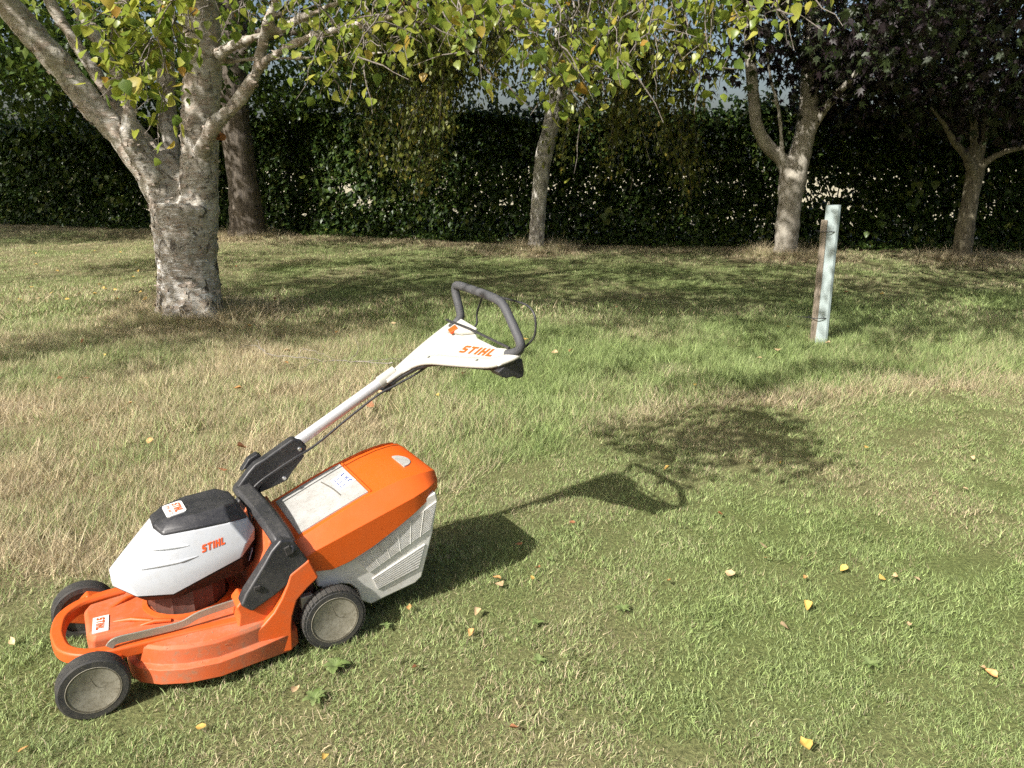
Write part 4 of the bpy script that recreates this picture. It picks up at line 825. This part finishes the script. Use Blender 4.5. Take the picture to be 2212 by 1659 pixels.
# --- dried clippings caught on the deck
cv, cf = [], []
deck_bvh = bvh_of(deck)
for _ in range(420):
    a = rng.uniform(0, 6.28); r0 = rng.uniform(0.17, 0.29); x, y = 0.02 + r0 * math.cos(a) * 0.8, r0 * math.sin(a)
    if rng.uniform() < 0.35: x, y = rng.uniform(0.19, 0.25), rng.uniform(0.14, 0.24)
    h = deck_bvh.ray_cast(Vector((x, y, 0.4)), Vector((0, 0, -1)))
    if h[0] is None or h[0].z < 0.085: continue
    t_, L_ = rng.uniform(0, 6.28), rng.uniform(0.004, 0.014); dx, dy = math.cos(t_) * L_, math.sin(t_) * L_; k_ = len(cv); z = h[0].z + 0.0012
    cv += [(x - dy * 0.07, y + dx * 0.07, z), (x + dy * 0.07, y - dx * 0.07, z), (x + dx, y + dy, z + 0.002)]; cf.append((k_, k_ + 1, k_ + 2))
o = MB().add(cv, cf).build('grass_clippings', flat('dried_clippings', (0.30, 0.24, 0.13), 0.9), mow); o['kind'] = 'stuff'
# --- black side consoles, arch and handle bracket
cons = [(-0.062, 0.226), (-0.094, 0.197), (-0.160, 0.226), (-0.222, 0.259), (-0.285, 0.298), (-0.262, 0.345), (-0.240, 0.392), (-0.200, 0.402), (-0.168, 0.372), (-0.145, 0.340), (-0.110, 0.296), (-0.080, 0.258)]
for s in (1, -1):
    MB().prism(cons, s * 0.198, lambda x, z: s * (0.270 - 0.085 * z)).build('side_console', BLACK, mow, 0.008, 3)
MB().box((-0.115, 0.2515, 0.272), (0.010, 0.004, 0.006)).build('console_slot', DARK, mow, 0.002)
MB().prism([(-0.232, 0.352), (-0.212, 0.347), (-0.205, 0.374), (-0.222, 0.380)], 0.236, 0.2455).build('console_window', DARK, mow, 0.002)
asq = [(-0.030, -0.015), (0.030, -0.015), (0.034, 0.0), (0.024, 0.014), (-0.020, 0.017), (-0.034, 0.004)]
arch = catmull([(-0.218, 0.228, 0.345), (-0.215, 0.212, 0.378), (-0.208, 0.17, 0.398), (-0.200, 0.10, 0.413), (-0.190, 0.02, 0.428), (-0.176, -0.06, 0.443), (-0.170, -0.12, 0.448), (-0.185, -0.18, 0.430), (-0.205, -0.215, 0.385), (-0.215, -0.225, 0.345)], 6)
MB().tube(arch, 1.0, sq=asq, up=(0.25, 0, 1)).build('arch', BLACK, mow, 0.006, 3)
brk = [(-0.140, 0.434), (-0.152, 0.462), (-0.190, 0.506), (-0.214, 0.528), (-0.242, 0.540), (-0.345, 0.595), (-0.374, 0.588), (-0.394, 0.556), (-0.386, 0.538), (-0.330, 0.506), (-0.262, 0.474), (-0.222, 0.442), (-0.204, 0.414)]
MB().prism(brk, -0.099, -0.140).build('handle_bracket', BLACK, mow, 0.008, 3)
MB().prism([(-0.212, 0.418), (-0.262, 0.430), (-0.318, 0.446), (-0.338, 0.474), (-0.384, 0.522), (-0.372, 0.535), (-0.300, 0.500), (-0.235, 0.460)], -0.106, -0.134).build('bracket_plate', BLACK, mow, 0.004, 2)
MB().prism([(-0.175, 0.492), (-0.205, 0.532), (-0.235, 0.546), (-0.250, 0.535), (-0.215, 0.505)], -0.150, -0.185).build('bracket_lever', BLACK, mow, 0.005)
for x, z in ((-0.365, 0.556), (-0.306, 0.458)): MB().lathe([(0.0075, 0.0), (0.0075, 0.006), (0.005, 0.008), (0.001, 0.008)], (x, -0.100 if z > 0.5 else -0.107, z), 8).build('bolt', STEEL, mow, smooth=30)
MB().tube(catmull([(-0.178, -0.082, 0.435), (-0.215, -0.078, 0.470), (-0.270, -0.078, 0.500), (-0.340, -0.080, 0.532), (-0.420, -0.085, 0.565), (-0.55, -0.088, 0.645), (-0.655, -0.085, 0.708), (-0.72, -0.080, 0.735), (-0.80, -0.070, 0.770), (-0.845, -0.05, 0.805)], 6), 0.0042, 7).build('cable', BLACK, mow, smooth=60)
MB().tube(catmull([(-0.165, -0.085, 0.425), (-0.185, -0.060, 0.380), (-0.170, -0.030, 0.335)], 6), 0.004, 7).build('cable', BLACK, mow, smooth=60)
MB().tube(catmull([(-0.160, -0.06, 0.43), (-0.165, -0.02, 0.375), (-0.150, 0.0, 0.33)], 6), 0.0035, 7).build('cable', BLACK, mow, smooth=60)
oval = [(0.0165 * math.cos(a), 0.020 * math.sin(a)) for a in np.linspace(0, 2 * math.pi, 17)[:-1]]
MB().tube([(-0.340, -0.12, 0.560), (-0.50, -0.116, 0.647), (-0.70, -0.112, 0.757)], 1.0, sq=oval).build('handle_tube', ALU, mow, smooth=50)
MB().tube([(-0.676, -0.1125, 0.744), (-0.692, -0.112, 0.7525)], 1.12, sq=oval).build('tube_collar', BLACK, mow, smooth=40)
MB().prism([(-0.665, 0.722), (-0.720, 0.742), (-0.735, 0.752), (-0.730, 0.736), (-0.705, 0.708), (-0.690, 0.708)], -0.122, -0.098).build('cable_clip', BLACK, mow, 0.003)

# --- handle head: white shell with hollow, black loop grip, bail bar, switch
HJ, HF, HN = Vector((-0.69, -0.1, 0.75)), Vector((-0.97, -0.15, 0.92)), Vector((-0.985, 0.28, 0.89))
hn = (HF - HJ).cross(HN - HJ).normalized(); hn = hn if hn.z > 0 else -hn
ho = [(-0.690, -0.135), (-0.690, -0.088), (-0.740, -0.078), (-0.785, -0.060), (-0.822, -0.020), (-0.845, 0.030), (-0.915, 0.240), (-0.937, 0.282), (-0.975, 0.306), (-1.004, 0.300), (-1.008, 0.262), (-0.985, 0.190), (-0.980, 0.060), (-0.996, 0.010), (-0.998, -0.110), (-0.972, -0.158), (-0.900, -0.156), (-0.760, -0.142)]
def on_head(x, y, o=0.0):
    z = HJ.z - (hn.x * (x - HJ.x) + hn.y * (y - HJ.y)) / hn.z; return Vector((x, y, z)) + hn * o
top_ = [on_head(x, y, 0.006) for x, y in ho]; bot_ = [on_head(x, y, -0.026) for x, y in ho]; mid_ = [on_head(x, y, -0.010) for x, y in ho]
cen = on_head(-0.91, 0.03)
head = MB().loft([mid_, [on_head(x, y, -0.001) for x, y in ho]]).build('handle_head', CREAM, mow, 0.005, 3)
rsq = [(0.024 * math.cos(a), 0.0125 * math.sin(a)) for a in np.linspace(0, 2 * math.pi, 15)[:-1]]
MB().tube(catmull([on_head(x, y, -0.004) for x, y in ((-0.695, -0.108), (-0.755, -0.098), (-0.805, -0.070), (-0.838, -0.020), (-0.868, 0.065), (-0.912, 0.190), (-0.940, 0.250), (-0.985, 0.288), (-1.004, 0.293))], 5), 1.0, sq=rsq, up=tuple(hn)).build('head_rim', CREAM, mow, smooth=60)
MB().tube(catmull([on_head(x, y, -0.004) for x, y in ((-0.72, -0.118), (-0.83, -0.138), (-0.92, -0.145), (-0.985, -0.142))], 5), 0.62, sq=rsq, up=tuple(hn)).build('head_rim', CREAM, mow, smooth=60)
MB().loft([[p + (cen - p) * 0.03 for p in bot_], [p + (cen - p) * 0.008 for p in mid_]]).build('head_underside', BLACK, mow, 0.006, 2)
MB().tube([(-0.672, -0.1125, 0.742), (-0.735, -0.112, 0.776)], 1.22, sq=oval).build('head_socket', CREAM, mow, smooth=40)
swb = [(-0.940, -0.100), (-0.958, -0.020), (-0.985, 0.030), (-1.002, 0.028), (-1.004, -0.100)]
MB().loft([[on_head(x, y, 0.0) for x, y in swb], [on_head(x - 0.002, y, 0.014) for x, y in swb]]).build('switch_housing', CREAM, mow, 0.005, 3)
bt = [(-0.945, -0.090), (-0.940, -0.058), (-0.968, -0.050), (-0.974, -0.086)]
MB().loft([[on_head(x, y, 0.006) for x, y in bt], [on_head(x, y, 0.0175) for x, y in bt]]).build('start_button', PRINT, mow, 0.003)
loop = catmull([(-0.968, -0.118, 0.912), (-0.992, -0.125, 0.926), (-1.006, -0.118, 0.950), (-1.006, -0.128, 0.985), (-1.004, -0.148, 1.030), (-1.004, -0.150, 1.055), (-1.003, -0.128, 1.066), (-1.002, -0.03, 1.066), (-1.000, 0.10, 1.062), (-0.999, 0.185, 1.054), (-0.998, 0.225, 1.035), (-0.998, 0.268, 0.995), (-1.000, 0.312, 0.945), (-1.000, 0.318, 0.920), (-0.996, 0.300, 0.902), (-0.982, 0.262, 0.888)], 6)
MB().tube(loop, 0.0155, 14).build('grip_loop', GREYGRIP, mow, smooth=60)
bail = catmull([(-1.02, -0.085, 0.895), (-1.045, -0.066, 0.925), (-1.05, -0.069, 0.968), (-1.05, -0.030, 1.030), (-1.035, 0.0, 1.052), (-1.03, 0.10, 1.056), (-1.045, 0.20, 1.054), (-1.05, 0.285, 1.048), (-1.05, 0.328, 1.018), (-1.05, 0.327, 0.958), (-1.035, 0.305, 0.922), (-1.005, 0.285, 0.895)], 6)
MB().tube(bail, 0.0038, 8).build('bail_bar', BLACK, mow, smooth=60)
MB().tube([on_head(-0.975, -0.162, 0.012), on_head(-0.985, 0.0, 0.018), on_head(-0.997, 0.262, 0.012)], 0.0048, 8).build('bail_shaft', BLACK, mow, smooth=60)
MB().prism([(-0.935, 0.838), (-0.950, 0.818), (-0.968, 0.812), (-1.004, 0.814), (-1.012, 0.804), (-1.034, 0.806), (-1.038, 0.828), (-1.030, 0.872), (-0.985, 0.872)], 0.215, 0.285).build('lever_box', BLACK, mow, 0.005)
for x, y in ((-0.835, -0.028), (-0.912, 0.190)): MB().tube([on_head(x, y, 0.004), on_head(x, y, 0.0090)], 0.006, 10).build('head_screw', STEEL, mow, smooth=40)
ex = (on_head(-0.962, 0.215) - on_head(-0.918, 0.055)); 
decal('head_lettering', [[(q[0] / wd, q[1]) for q in p_] for p_ in pl], on_head(-0.905, 0.058, -0.004), ex, (on_head(-0.936, 0.047) - on_head(-0.905, 0.056)), PRINT, mow, hn, None, 0.0044, 0.0010)

# --- grass catcher
bag = empty('grass_catcher'); bag.parent = mow
lidz = lambda x: float(np.interp(-x, [0.26, 0.30, 0.40, 0.50, 0.60, 0.68, 0.74, 0.77], [0.352, 0.368, 0.408, 0.446, 0.476, 0.490, 0.488, 0.470]))
side = [(-0.300, 0.30), (-0.312, 0.185), (-0.345, 0.165), (-0.385, 0.172), (-0.420, 0.160), (-0.446, 0.130), (-0.456, 0.085), (-0.490, 0.060), (-0.655, 0.092), (-0.680, 0.110), (-0.722, 0.270), (-0.742, 0.395), (-0.735, 0.425), (-0.50, 0.36), (-0.31, 0.31)]
by = lambda x, z: 0.185 + 0.055 * (z - 0.06)
MB().prism(side, lambda x, z: -by(x, z), by).build('bag_body', BAG, bag, 0.010, 3)
# louvred sides: slats over a dark sheet, its colour standing in for slot shade
def louvre(quad, rows, ribs, s):
    a, b, c, d = [np.array(q) for q in quad]       # a front-top, b front-bottom, c rear-bottom, d rear-top
    P3 = lambda q, o: (q[0], s * (by(q[0], q[1]) + o), q[1])
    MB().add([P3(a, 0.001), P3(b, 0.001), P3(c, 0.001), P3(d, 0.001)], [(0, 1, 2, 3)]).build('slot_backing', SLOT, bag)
    for k in range(rows):
        t0, t1 = (k + 0.0) / rows, (k + 0.60) / rows
        q = [a + (b - a) * t0, d + (c - d) * t0, d + (c - d) * t1, a + (b - a) * t1]; n = 4
        v = [P3(p, 0.0042) for p in q[:2]] + [P3(p, 0.0042) for p in q[2:]] + [P3(p, -0.002) for p in q]
        MB().add(v, [(0, 1, 2, 3), (7, 6, 5, 4), (0, 4, 5, 1), (1, 5, 6, 2), (2, 6, 7, 3), (3, 7, 4, 0)]).build('slat', BAG, bag)
    for k in range(1, ribs):
        t = k / ribs; u0, u1 = a + (d - a) * t, b + (c - b) * t; MB().tube([P3(u0, 0.003), P3(u1, 0.003)], 0.0020, 6).build('rib', BAG, bag, smooth=50)
for s in (1, -1):
    louvre([(-0.446, 0.246), (-0.489, 0.186), (-0.710, 0.288), (-0.735, 0.392)], 13, 6, s)
    louvre([(-0.497, 0.160), (-0.515, 0.112), (-0.664, 0.148), (-0.690, 0.238)], 8, 1, s)
# lid: flat top, sloped shoulder, side band
xs = [-0.262, -0.30, -0.36, -0.42, -0.50, -0.58, -0.65, -0.705, -0.745, -0.765]
rings = []
for x in xs:
    z = lidz(x); e = min(1.0, max(0.0, (x + 0.765) / 0.09)); w = 0.158 + 0.055 * min(1, e ** 0.6) if x < -0.67 else 0.213
    w = 0.213 if x > -0.68 else 0.213 - 0.058 * ((-0.68 - x) / 0.085) ** 1.6
    zs = float(np.interp(-x, [0.26, 0.29, 0.709, 0.765], [0.300, 0.318, 0.446, 0.448])); zb = float(np.interp(-x, [0.262, 0.315, 0.436, 0.538, 0.719, 0.765], [0.30, 0.234, 0.258, 0.303, 0.408, 0.418]))
    wt = min(0.165, w - 0.02); h_ = [(x, wt, z), (x, w, min(zs, z - 0.012)), (x, w - 0.002, zb), (x, w - 0.012, zb)]
    rings.append([(p[0], -p[1], p[2]) for p in reversed(h_)] + h_)
lid = MB().loft(rings).build('lid', ORANGE_LID, bag, 0.007, 3)
def lid_sheet(pts, o):
    return [(x, y, lidz(x) + o) for x, y in pts]
# weathered white panel on the lid
xs_ = np.linspace(-0.278, -0.515, 9); mbp = MB(); ys_ = np.linspace(-0.140, 0.146, 7)
v = [(x, y * (1.0 if x < -0.3 else 0.98), lidz(x) + 0.0045) for x in xs_ for y in ys_] + [(x, y, lidz(x) - 0.004) for x in xs_ for y in ys_]; nx_, ny_ = len(xs_), len(ys_); f = []
for i in range(nx_ - 1):
    for j in range(ny_ - 1): f.append((i * ny_ + j, i * ny_ + j + 1, (i + 1) * ny_ + j + 1, (i + 1) * ny_ + j))
bnd = [(0 * ny_ + j) for j in range(ny_)] + [i * ny_ + ny_ - 1 for i in range(1, nx_)] + [(nx_ - 1) * ny_ + j for j in range(ny_ - 2, -1, -1)] + [i * ny_ for i in range(nx_ - 2, 0, -1)]
K = nx_ * ny_
for i in range(len(bnd)): a, b = bnd[i], bnd[(i + 1) % len(bnd)]; f.append((a, a + K, b + K, b))
mbp.add(v, f); panel = mbp.build('lid_panel', PANEL, bag, smooth=40)
MB().tube(catmull([(-0.428, -0.085, lidz(-0.428) + 0.004), (-0.440, 0.0, lidz(-0.440) + 0.0052), (-0.446, 0.075, lidz(-0.446) + 0.004)], 6), 0.0024, 6).build('panel_groove', SLOT, bag, smooth=60)
for y in (-0.150, -0.158): MB().tube([(x, y, lidz(x) + 0.001) for x in np.linspace(-0.36, -0.73, 10)], 0.0022, 6).build('lid_rib', ORANGE_LID, bag, smooth=60)
MB().tube([(-0.524, y, lidz(-0.524) + 0.0015) for y in np.linspace(-0.14, 0.15, 6)], 0.004, 6).build('lid_step', ORANGE_LID, bag, smooth=60)
# half-moon window of the full-bag flap
hm = [(-0.672, 0.085)] + [(-0.672 - 0.042 * math.sin(a), 0.030 + 0.055 * math.cos(a)) for a in np.linspace(0.0, math.pi, 12)] + [(-0.672, -0.025)]
MB().loft([lid_sheet(hm, -0.002), lid_sheet(hm, 0.003)]).build('lid_window', PANEL, bag, 0.001)
# warning sticker with pictograms, facing the operator's far side
def sticker(u, v, o=0.0058):
    x, y = -0.452 - 0.058 * u - 0.004 * v, -0.055 + 0.012 * u * -1 + 0.100 * v; return Vector((x, y, lidz(x) + o))
def sheet(name, pl, o, mat, par):
    t = [sticker(a, b, o) for a, b in pl]; l = [sticker(a, b, o - 0.0007) for a, b in pl]; return MB().loft([l, t]).build(name, mat, par)
stk = sheet('warning_sticker', [(0, 0), (1, 0), (1, 1), (0, 1)], 0.0058, BLUE, bag)
for b in (0.08, 0.38, 0.68):
    tri = [(0.52 - 0.40, b + 0.02), (0.52 - 0.40, b + 0.24), (0.46, b + 0.13)]; sheet('pictogram', tri, 0.0066, NAVY, stk)
    sheet('pictogram_inner', [(0.17, b + 0.06), (0.17, b + 0.20), (0.37, b + 0.13)], 0.0073, LABEL, stk)
for pl_ in ([(0.58, 0.42), (0.90, 0.42), (0.90, 0.46), (0.58, 0.46)], [(0.58, 0.54), (0.90, 0.54), (0.90, 0.58), (0.58, 0.58)], [(0.72, 0.46), (0.77, 0.46), (0.77, 0.54), (0.72, 0.54)], [(0.60, 0.10), (0.88, 0.10), (0.80, 0.18), (0.70, 0.16), (0.62, 0.24)], [(0.60, 0.72), (0.86, 0.72), (0.86, 0.90), (0.80, 0.90), (0.80, 0.78), (0.60, 0.78)]): sheet('pictogram', pl_, 0.0066, NAVY, stk)
# small sticker on the rear housing
s2 = decal('rear_sticker', [[(0, 0), (1, 0), (1, 1), (0, 1)]], (-0.1345, 0.055, 0.285), (0, 0.045, 0), (-0.015, 0, 0.038), BLUE, mow, (0.93, 0, 0.36), None, 0.009, 0.001)
#ENDMOWER
# ------------------------------------------------------------------ tree guard with stake
tg0 = np.array(G(1771, 746)); tg = empty('tree_guard', tg0); tag(tg, 'pale blue-green plastic tree guard tube tied to a wooden stake, leaning slightly', 'tree guard')
GUARD = None
def guard_mat():
    m, nt, bs = newmat('guard_plastic'); co = objco(nt); n = noise(nt, 6, 4, 0.6, co); c = mix(nt, n.outputs[0], (0.40, 0.48, 0.47), (0.52, 0.60, 0.59)); nt.links.new(c, bs.inputs['Base Color']); bs.inputs['Roughness'].default_value = 0.45
    tr = N(nt, 'ShaderNodeBsdfTranslucent'); nt.links.new(c, tr.inputs[0]); ms = N(nt, 'ShaderNodeMixShader'); ms.inputs[0].default_value = 0.25; nt.links.new(bs.outputs[0], ms.inputs[1]); nt.links.new(tr.outputs[0], ms.inputs[2]); nt.links.new(ms.outputs[0], nt.nodes['Material Output'].inputs[0]); return m
GUARD = guard_mat()
topg = D(1801, 443, 6.45) - tg0; hw = 0.050
def guard_ring(t, w, a0=0.35):
    c = np.array(topg) * t; o = []
    for k_ in range(4):
        a = a0 + k_ * math.pi / 2
        for da in (-0.16, 0.16): o.append((c[0] + w * 1.38 * math.cos(a + da), c[1] + w * 1.38 * math.sin(a + da), c[2]))
    return o
MB().loft([guard_ring(-0.02, hw), guard_ring(1, hw), guard_ring(1, hw - 0.004), guard_ring(-0.02, hw - 0.004)], False, False).build('tube', GUARD, tg, smooth=40)
STAKE = bark_plain('weathered_stake', (0.19, 0.15, 0.11), (0.36, 0.30, 0.23), 0.12, 40)
sb = D(1755, 744, 6.42) - tg0; st_ = D(1781, 475, 6.42) - tg0
MB().tube([sb - (st_ - sb) * 0.03, st_], 1.0, sq=[(-0.020, -0.020), (0.020, -0.020), (0.020, 0.020), (-0.020, 0.020)], up=(0, 1, 0)).build('stake', STAKE, tg, 0.003)
for t in (0.21, 0.82):
    c = np.array(topg) * t; a = [c + np.array([0.085 * math.cos(q) - 0.035, 0.072 * math.sin(q), 0.002 * math.sin(3 * q)]) for q in np.linspace(0, 2 * math.pi, 17)]
    MB().tube(a, 0.004, 6).build('tie', BLACK, tg, smooth=60)
c = np.array(topg) * 0.21; MB().tube([c + np.array([-0.115, -0.03, 0.0]), c + np.array([-0.17, -0.03, 0.006]), c + np.array([-0.235, -0.04, 0.012])], [0.004, 0.0035, 0.002], 6).build('tie_end', BLACK, tg, smooth=60)

# ------------------------------------------------------------------ fallen branch by the birch
fb0 = np.array(G(700, 795)); fb = empty('fallen_branch', fb0); tag(fb, 'thin pale fallen branch lying in the grass right of the birch', 'branch')
def gpath(pts, z=0.05, n=6):
    return [p + rng.normal(0, 0.006, 3) for p in catmull([np.array(G(*q)) - fb0 + np.array([0, 0, z]) for q in pts], n)]
BARK_TWIG = bark_plain('pale_twig', (0.10, 0.08, 0.065), (0.30, 0.27, 0.24), 1.0, 30)
p = gpath([(555, 745), (575, 775), (640, 785), (700, 793), (770, 795), (850, 797)]); MB().tube(p, np.linspace(0.002, 0.006, len(p)), 7).build('stem', BARK_TWIG, fb, smooth=60)
for pts in ([(648, 785), (655, 768), (690, 778), (720, 792)], [(700, 793), (670, 803), (640, 815)], [(760, 795), (775, 770), (770, 740)], [(800, 796), (860, 790), (900, 795)], [(575, 775), (550, 760), (520, 765)]):
    p = gpath(pts, 0.06, 4); MB().tube(p, np.linspace(0.003, 0.0012, len(p)), 6).build('side_twig', BARK_TWIG, fb, smooth=60)

# ------------------------------------------------------------------ weeds in the lawn
def rosette(px, py, size, nleaf, label, long_=1.0):
    b = np.array(G(px, py)); w = empty('weed_plant', (b[0], b[1], 0.004)); tag(w, label, 'weed', 'rosette weeds in the lawn')
    for k in range(nleaf):
        a = 6.283 * k / nleaf + rng.normal(0, 0.25); L = 0.55 * size * rng.uniform(0.6, 1.1) * long_; wd_ = L * rng.uniform(0.26, 0.36); v, f = [], []; n = 9
        for i in range(n):
            t = i / (n - 1); ww = wd_ * (0.15 + 0.85 * math.sin(math.pi * min(1, 0.12 + 0.88 * t)) ** 0.8) * (1.0 if i % 2 else 0.62) * (0.05 if i == n - 1 else 1); h = L * (0.22 * math.sin(2.4 * t) + 0.03) + 0.012
            c = np.array([math.cos(a), math.sin(a)]) * L * t; q = np.array([-math.sin(a), math.cos(a)])
            for s_ in (-1, 0, 1): v.append((c[0] + q[0] * ww * s_, c[1] + q[1] * ww * s_, h + abs(s_) * ww * 0.3))
        for i in range(n - 1):
            for j in (0, 1): f.append((3 * i + j, 3 * i + j + 1, 3 * i + j + 4, 3 * i + j + 3))
        MB().add(v, f).build('leaf', WEED, w, smooth=60)
rosette(725, 1450, 0.085, 10, 'leafy green weed rosette in front of the rear mower wheel')
rosette(680, 1520, 0.075, 8, 'flattened pale weed with broad leaves near the bottom centre-left beside a dry leaf')
rosette(1345, 1325, 0.055, 11, 'small dense weed rosette in the open lawn right of the catcher')
rosette(1165, 1437, 0.055, 7, 'weed with a dark hole beside it in the lawn below the catcher shadow')
rosette(1878, 1445, 0.060, 9, 'pale green weed cluster in the lower right lawn')
rosette(1545, 1358, 0.040, 7, 'tiny weed tuft in the middle of the open lawn')
rosette(1160, 1355, 0.045, 6, 'faint yellowing weed between the catcher shadow and the open lawn')
rosette(1185, 1215, 0.045, 6, 'weed at the tip of the catcher shadow')
rosette(835, 1360, 0.05, 5, 'single broad-leaved weed right of the rear wheel')
rosette(1620, 760, 0.07, 8, 'weed in the longer grass left of the tree guard')
rosette(1440, 830, 0.08, 8, 'broad-leaved weed in the longer grass behind the handle shadow')

# ------------------------------------------------------------------ fallen leaves
def fallmat(name, a, b):
    m, nt, bs = newmat(name); co = objco(nt); n = noise(nt, 2.2, 5, 0.65, co); c = ramp(nt, [(0.35, a), (0.7, b)], n.outputs[0]).outputs[0]; nt.links.new(c, bs.inputs['Base Color']); bs.inputs['Roughness'].default_value = 0.6; return m
FL = {'yellow': fallmat('fallen_yellow', (0.46, 0.28, 0.06), (0.60, 0.42, 0.12)), 'tan': fallmat('fallen_tan', (0.42, 0.27, 0.13), (0.62, 0.47, 0.28)), 'orange': fallmat('fallen_orange', (0.40, 0.19, 0.06), (0.55, 0.33, 0.13)), 'brown': fallmat('fallen_brown', (0.22, 0.09, 0.04), (0.38, 0.17, 0.08))}
fmesh = {}
for cname in FL:
    for q in range(4):
        r_ = np.random.default_rng(40 + q); v = lv.copy(); v[:, 1] -= 0.5; cu = r_.uniform(0.1, 0.7) * (1 if q % 2 else -1); v[:, 2] += cu * v[:, 0] ** 2 * 1.6 + 0.3 * v[:, 1] ** 2 * r_.uniform(-1, 1) + 0.25 * v[:, 0] * v[:, 1]; v[:, 0] *= r_.uniform(0.75, 1.1)
        me = np_mesh('fallen_leaf', v, [lf4, lf3], True)
        me.materials.append(FL[cname]); fmesh[cname, q] = me
def fallen(px, py, cname, size=0.05, label=None, group='fallen leaves on the lawn', z=None):
    b = G(px, py); L_, _ = zones(np.array([b[0]]), np.array([b[1]])); o = link('fallen_leaf', fmesh[cname, int(rng.integers(0, 4))])
    o.location = (b[0], b[1], float(gheight(np.array([b[0]]), np.array([b[1]]))[0]) + (0.028 + 0.03 * float(L_[0]) if z is None else z)); o.scale = (size * 0.72, size * 0.80, size * 0.8); o.rotation_euler = (rng.normal(0, 0.3), rng.normal(0, 0.3), rng.uniform(0, 6.28))
    tag(o, label, 'leaf', group); return o
for px, py, c, s_, lb in (
    (1742, 1323, 'yellow', 0.062, 'large golden leaf lying flat in the right-hand lawn'), (1738, 1627, 'yellow', 0.075, 'long yellow leaf near the bottom edge right of centre'), (945, 873, 'yellow', 0.07, 'upright yellow leaf in the grass behind the handle tube'),
    (1440, 1022, 'yellow', 0.055, 'yellow leaf inside the shadow of the handle loop'), (1682, 1010, 'yellow', 0.055, 'yellow leaf at the edge of the leafy shadow'), (1618, 1006, 'orange', 0.045, 'orange leaf beside a yellow one in the leafy shadow'), (1500, 850, 'yellow', 0.05, 'yellow leaf in the long grass beyond the handle shadow'),
    (57, 1633, 'orange', 0.05, 'orange leaf in the bottom left corner'), (435, 1588, 'yellow', 0.045, 'yellow leaf on the lawn below the front wheel'), (702, 1655, 'yellow', 0.04, 'yellow leaf at the bottom edge left of centre'), (1074, 1262, 'orange', 0.045, 'orange leaf at the edge of the catcher shadow'), (1080, 1274, 'tan', 0.055, 'tan leaf lying just below the catcher shadow'), (1150, 1262, 'yellow', 0.03, 'small bright yellow leaf below the tip of the catcher shadow'),
    (1030, 1335, 'tan', 0.055, 'upright tan curled leaf on the lawn right of the rear wheel'), (1018, 1382, 'orange', 0.045, 'orange leaf below the tan curled one'), (897, 1457, 'brown', 0.04, 'brown leaf on the lawn right of the rear wheel weed'), (885, 1327, 'orange', 0.04, 'orange leaf close behind the rear wheel'), (1121, 1187, 'brown', 0.045, 'brown leaf lying inside the catcher shadow'), (1162, 1240, 'brown', 0.035, 'red-brown leaf at the lower rim of the catcher shadow'),
    (1235, 1140, 'brown', 0.04, 'brown leaf between catcher and handle shadows'), (1555, 1122, 'brown', 0.04, 'brown leaf on the lawn below the handle shadow'), (1575, 1252, 'tan', 0.06, 'pale upright leaf in the middle of the right lawn'), (1441, 1268, 'orange', 0.045, 'orange sliver of a leaf left of the pale upright leaf'), (1648, 1190, 'tan', 0.05, 'narrow pale leaf, upper of a pair in the lawn'), (1656, 1217, 'orange', 0.045, 'orange-tan leaf, lower of a pair in the lawn'),
    (1738, 1262, 'orange', 0.04, 'small orange leaf above the large golden leaf'), (1820, 1240, 'yellow', 0.05, 'flat yellow leaf in the right lawn'), (1903, 1261, 'yellow', 0.045, 'yellow leaf, leftmost of three in a row in the right lawn'), (1932, 1259, 'tan', 0.045, 'pale leaf, middle of three in a row in the right lawn'), (1978, 1262, 'tan', 0.04, 'tan leaf, rightmost of three in a row in the right lawn'),
    (1694, 1366, 'tan', 0.05, 'narrow tan leaf below the large golden leaf'), (1960, 1364, 'tan', 0.04, 'curled tan leaf in the right lawn'), (2138, 1470, 'orange', 0.055, 'curled orange leaf near the right edge'), (2120, 1460, 'tan', 0.04, 'folded tan leaf beside the curled orange one'), (640, 1507, 'tan', 0.05, 'crumpled tan leaf beside the flattened weed'), (1110, 1590, 'brown', 0.04, 'brown scrap of leaf near the bottom centre'),
    (1870, 977, 'yellow', 0.04, 'yellow leaf on the lawn right of the leafy shadow'), (2100, 1000, 'tan', 0.045, 'tan leaf in the lawn near the right edge'), (2085, 1066, 'tan', 0.04, 'pale leaf in the lawn below the right dry strip'), (1715, 655, 'brown', 0.11, 'large brown leaf on the lawn left of the tree guard'), (230, 778, 'yellow', 0.06, 'yellow leaf in the dry grass left of the birch foot'), (620, 795, 'orange', 0.06, 'orange leaf beside the fallen branch'), (480, 700, 'tan', 0.07, 'tan leaf leaning against the birch foot'), (30, 1400, 'tan', 0.05, 'tan leaf at the left edge beside the front wheels')):
    fallen(px, py, c, s_, lb)
for k_ in range(84):    # small leaves strewn over the far lawn and the dry grass
    r_ = rng.uniform()
    if r_ < 0.45: px, py, c, lb, g = rng.uniform(0, 480), rng.uniform(535, 660), ('yellow' if rng.uniform() < 0.75 else 'tan'), 'small %s leaf strewn on the far lawn around the birch trunk', 'leaves strewn left of the birch'
    elif r_ < 0.72: px, py, c, lb, g = rng.uniform(20, 850), rng.uniform(700, 1050), ('brown', 'orange', 'tan')[int(rng.integers(0, 3))], 'small %s leaf strewn in the long dry grass before the birch', 'leaves strewn in the dry grass'
    else: px, py, c, lb, g = rng.uniform(500, 2200), rng.uniform(580, 840), ('yellow', 'tan', 'brown')[int(rng.integers(0, 3))], 'small %s leaf strewn on the shaded lawn between the trees and mower', 'leaves strewn on the shaded lawn'
    if py < 760 and 330 < px < 490: continue
    fallen(px, py, c, rng.uniform(0.06, 0.09), lb % c, g)
#END
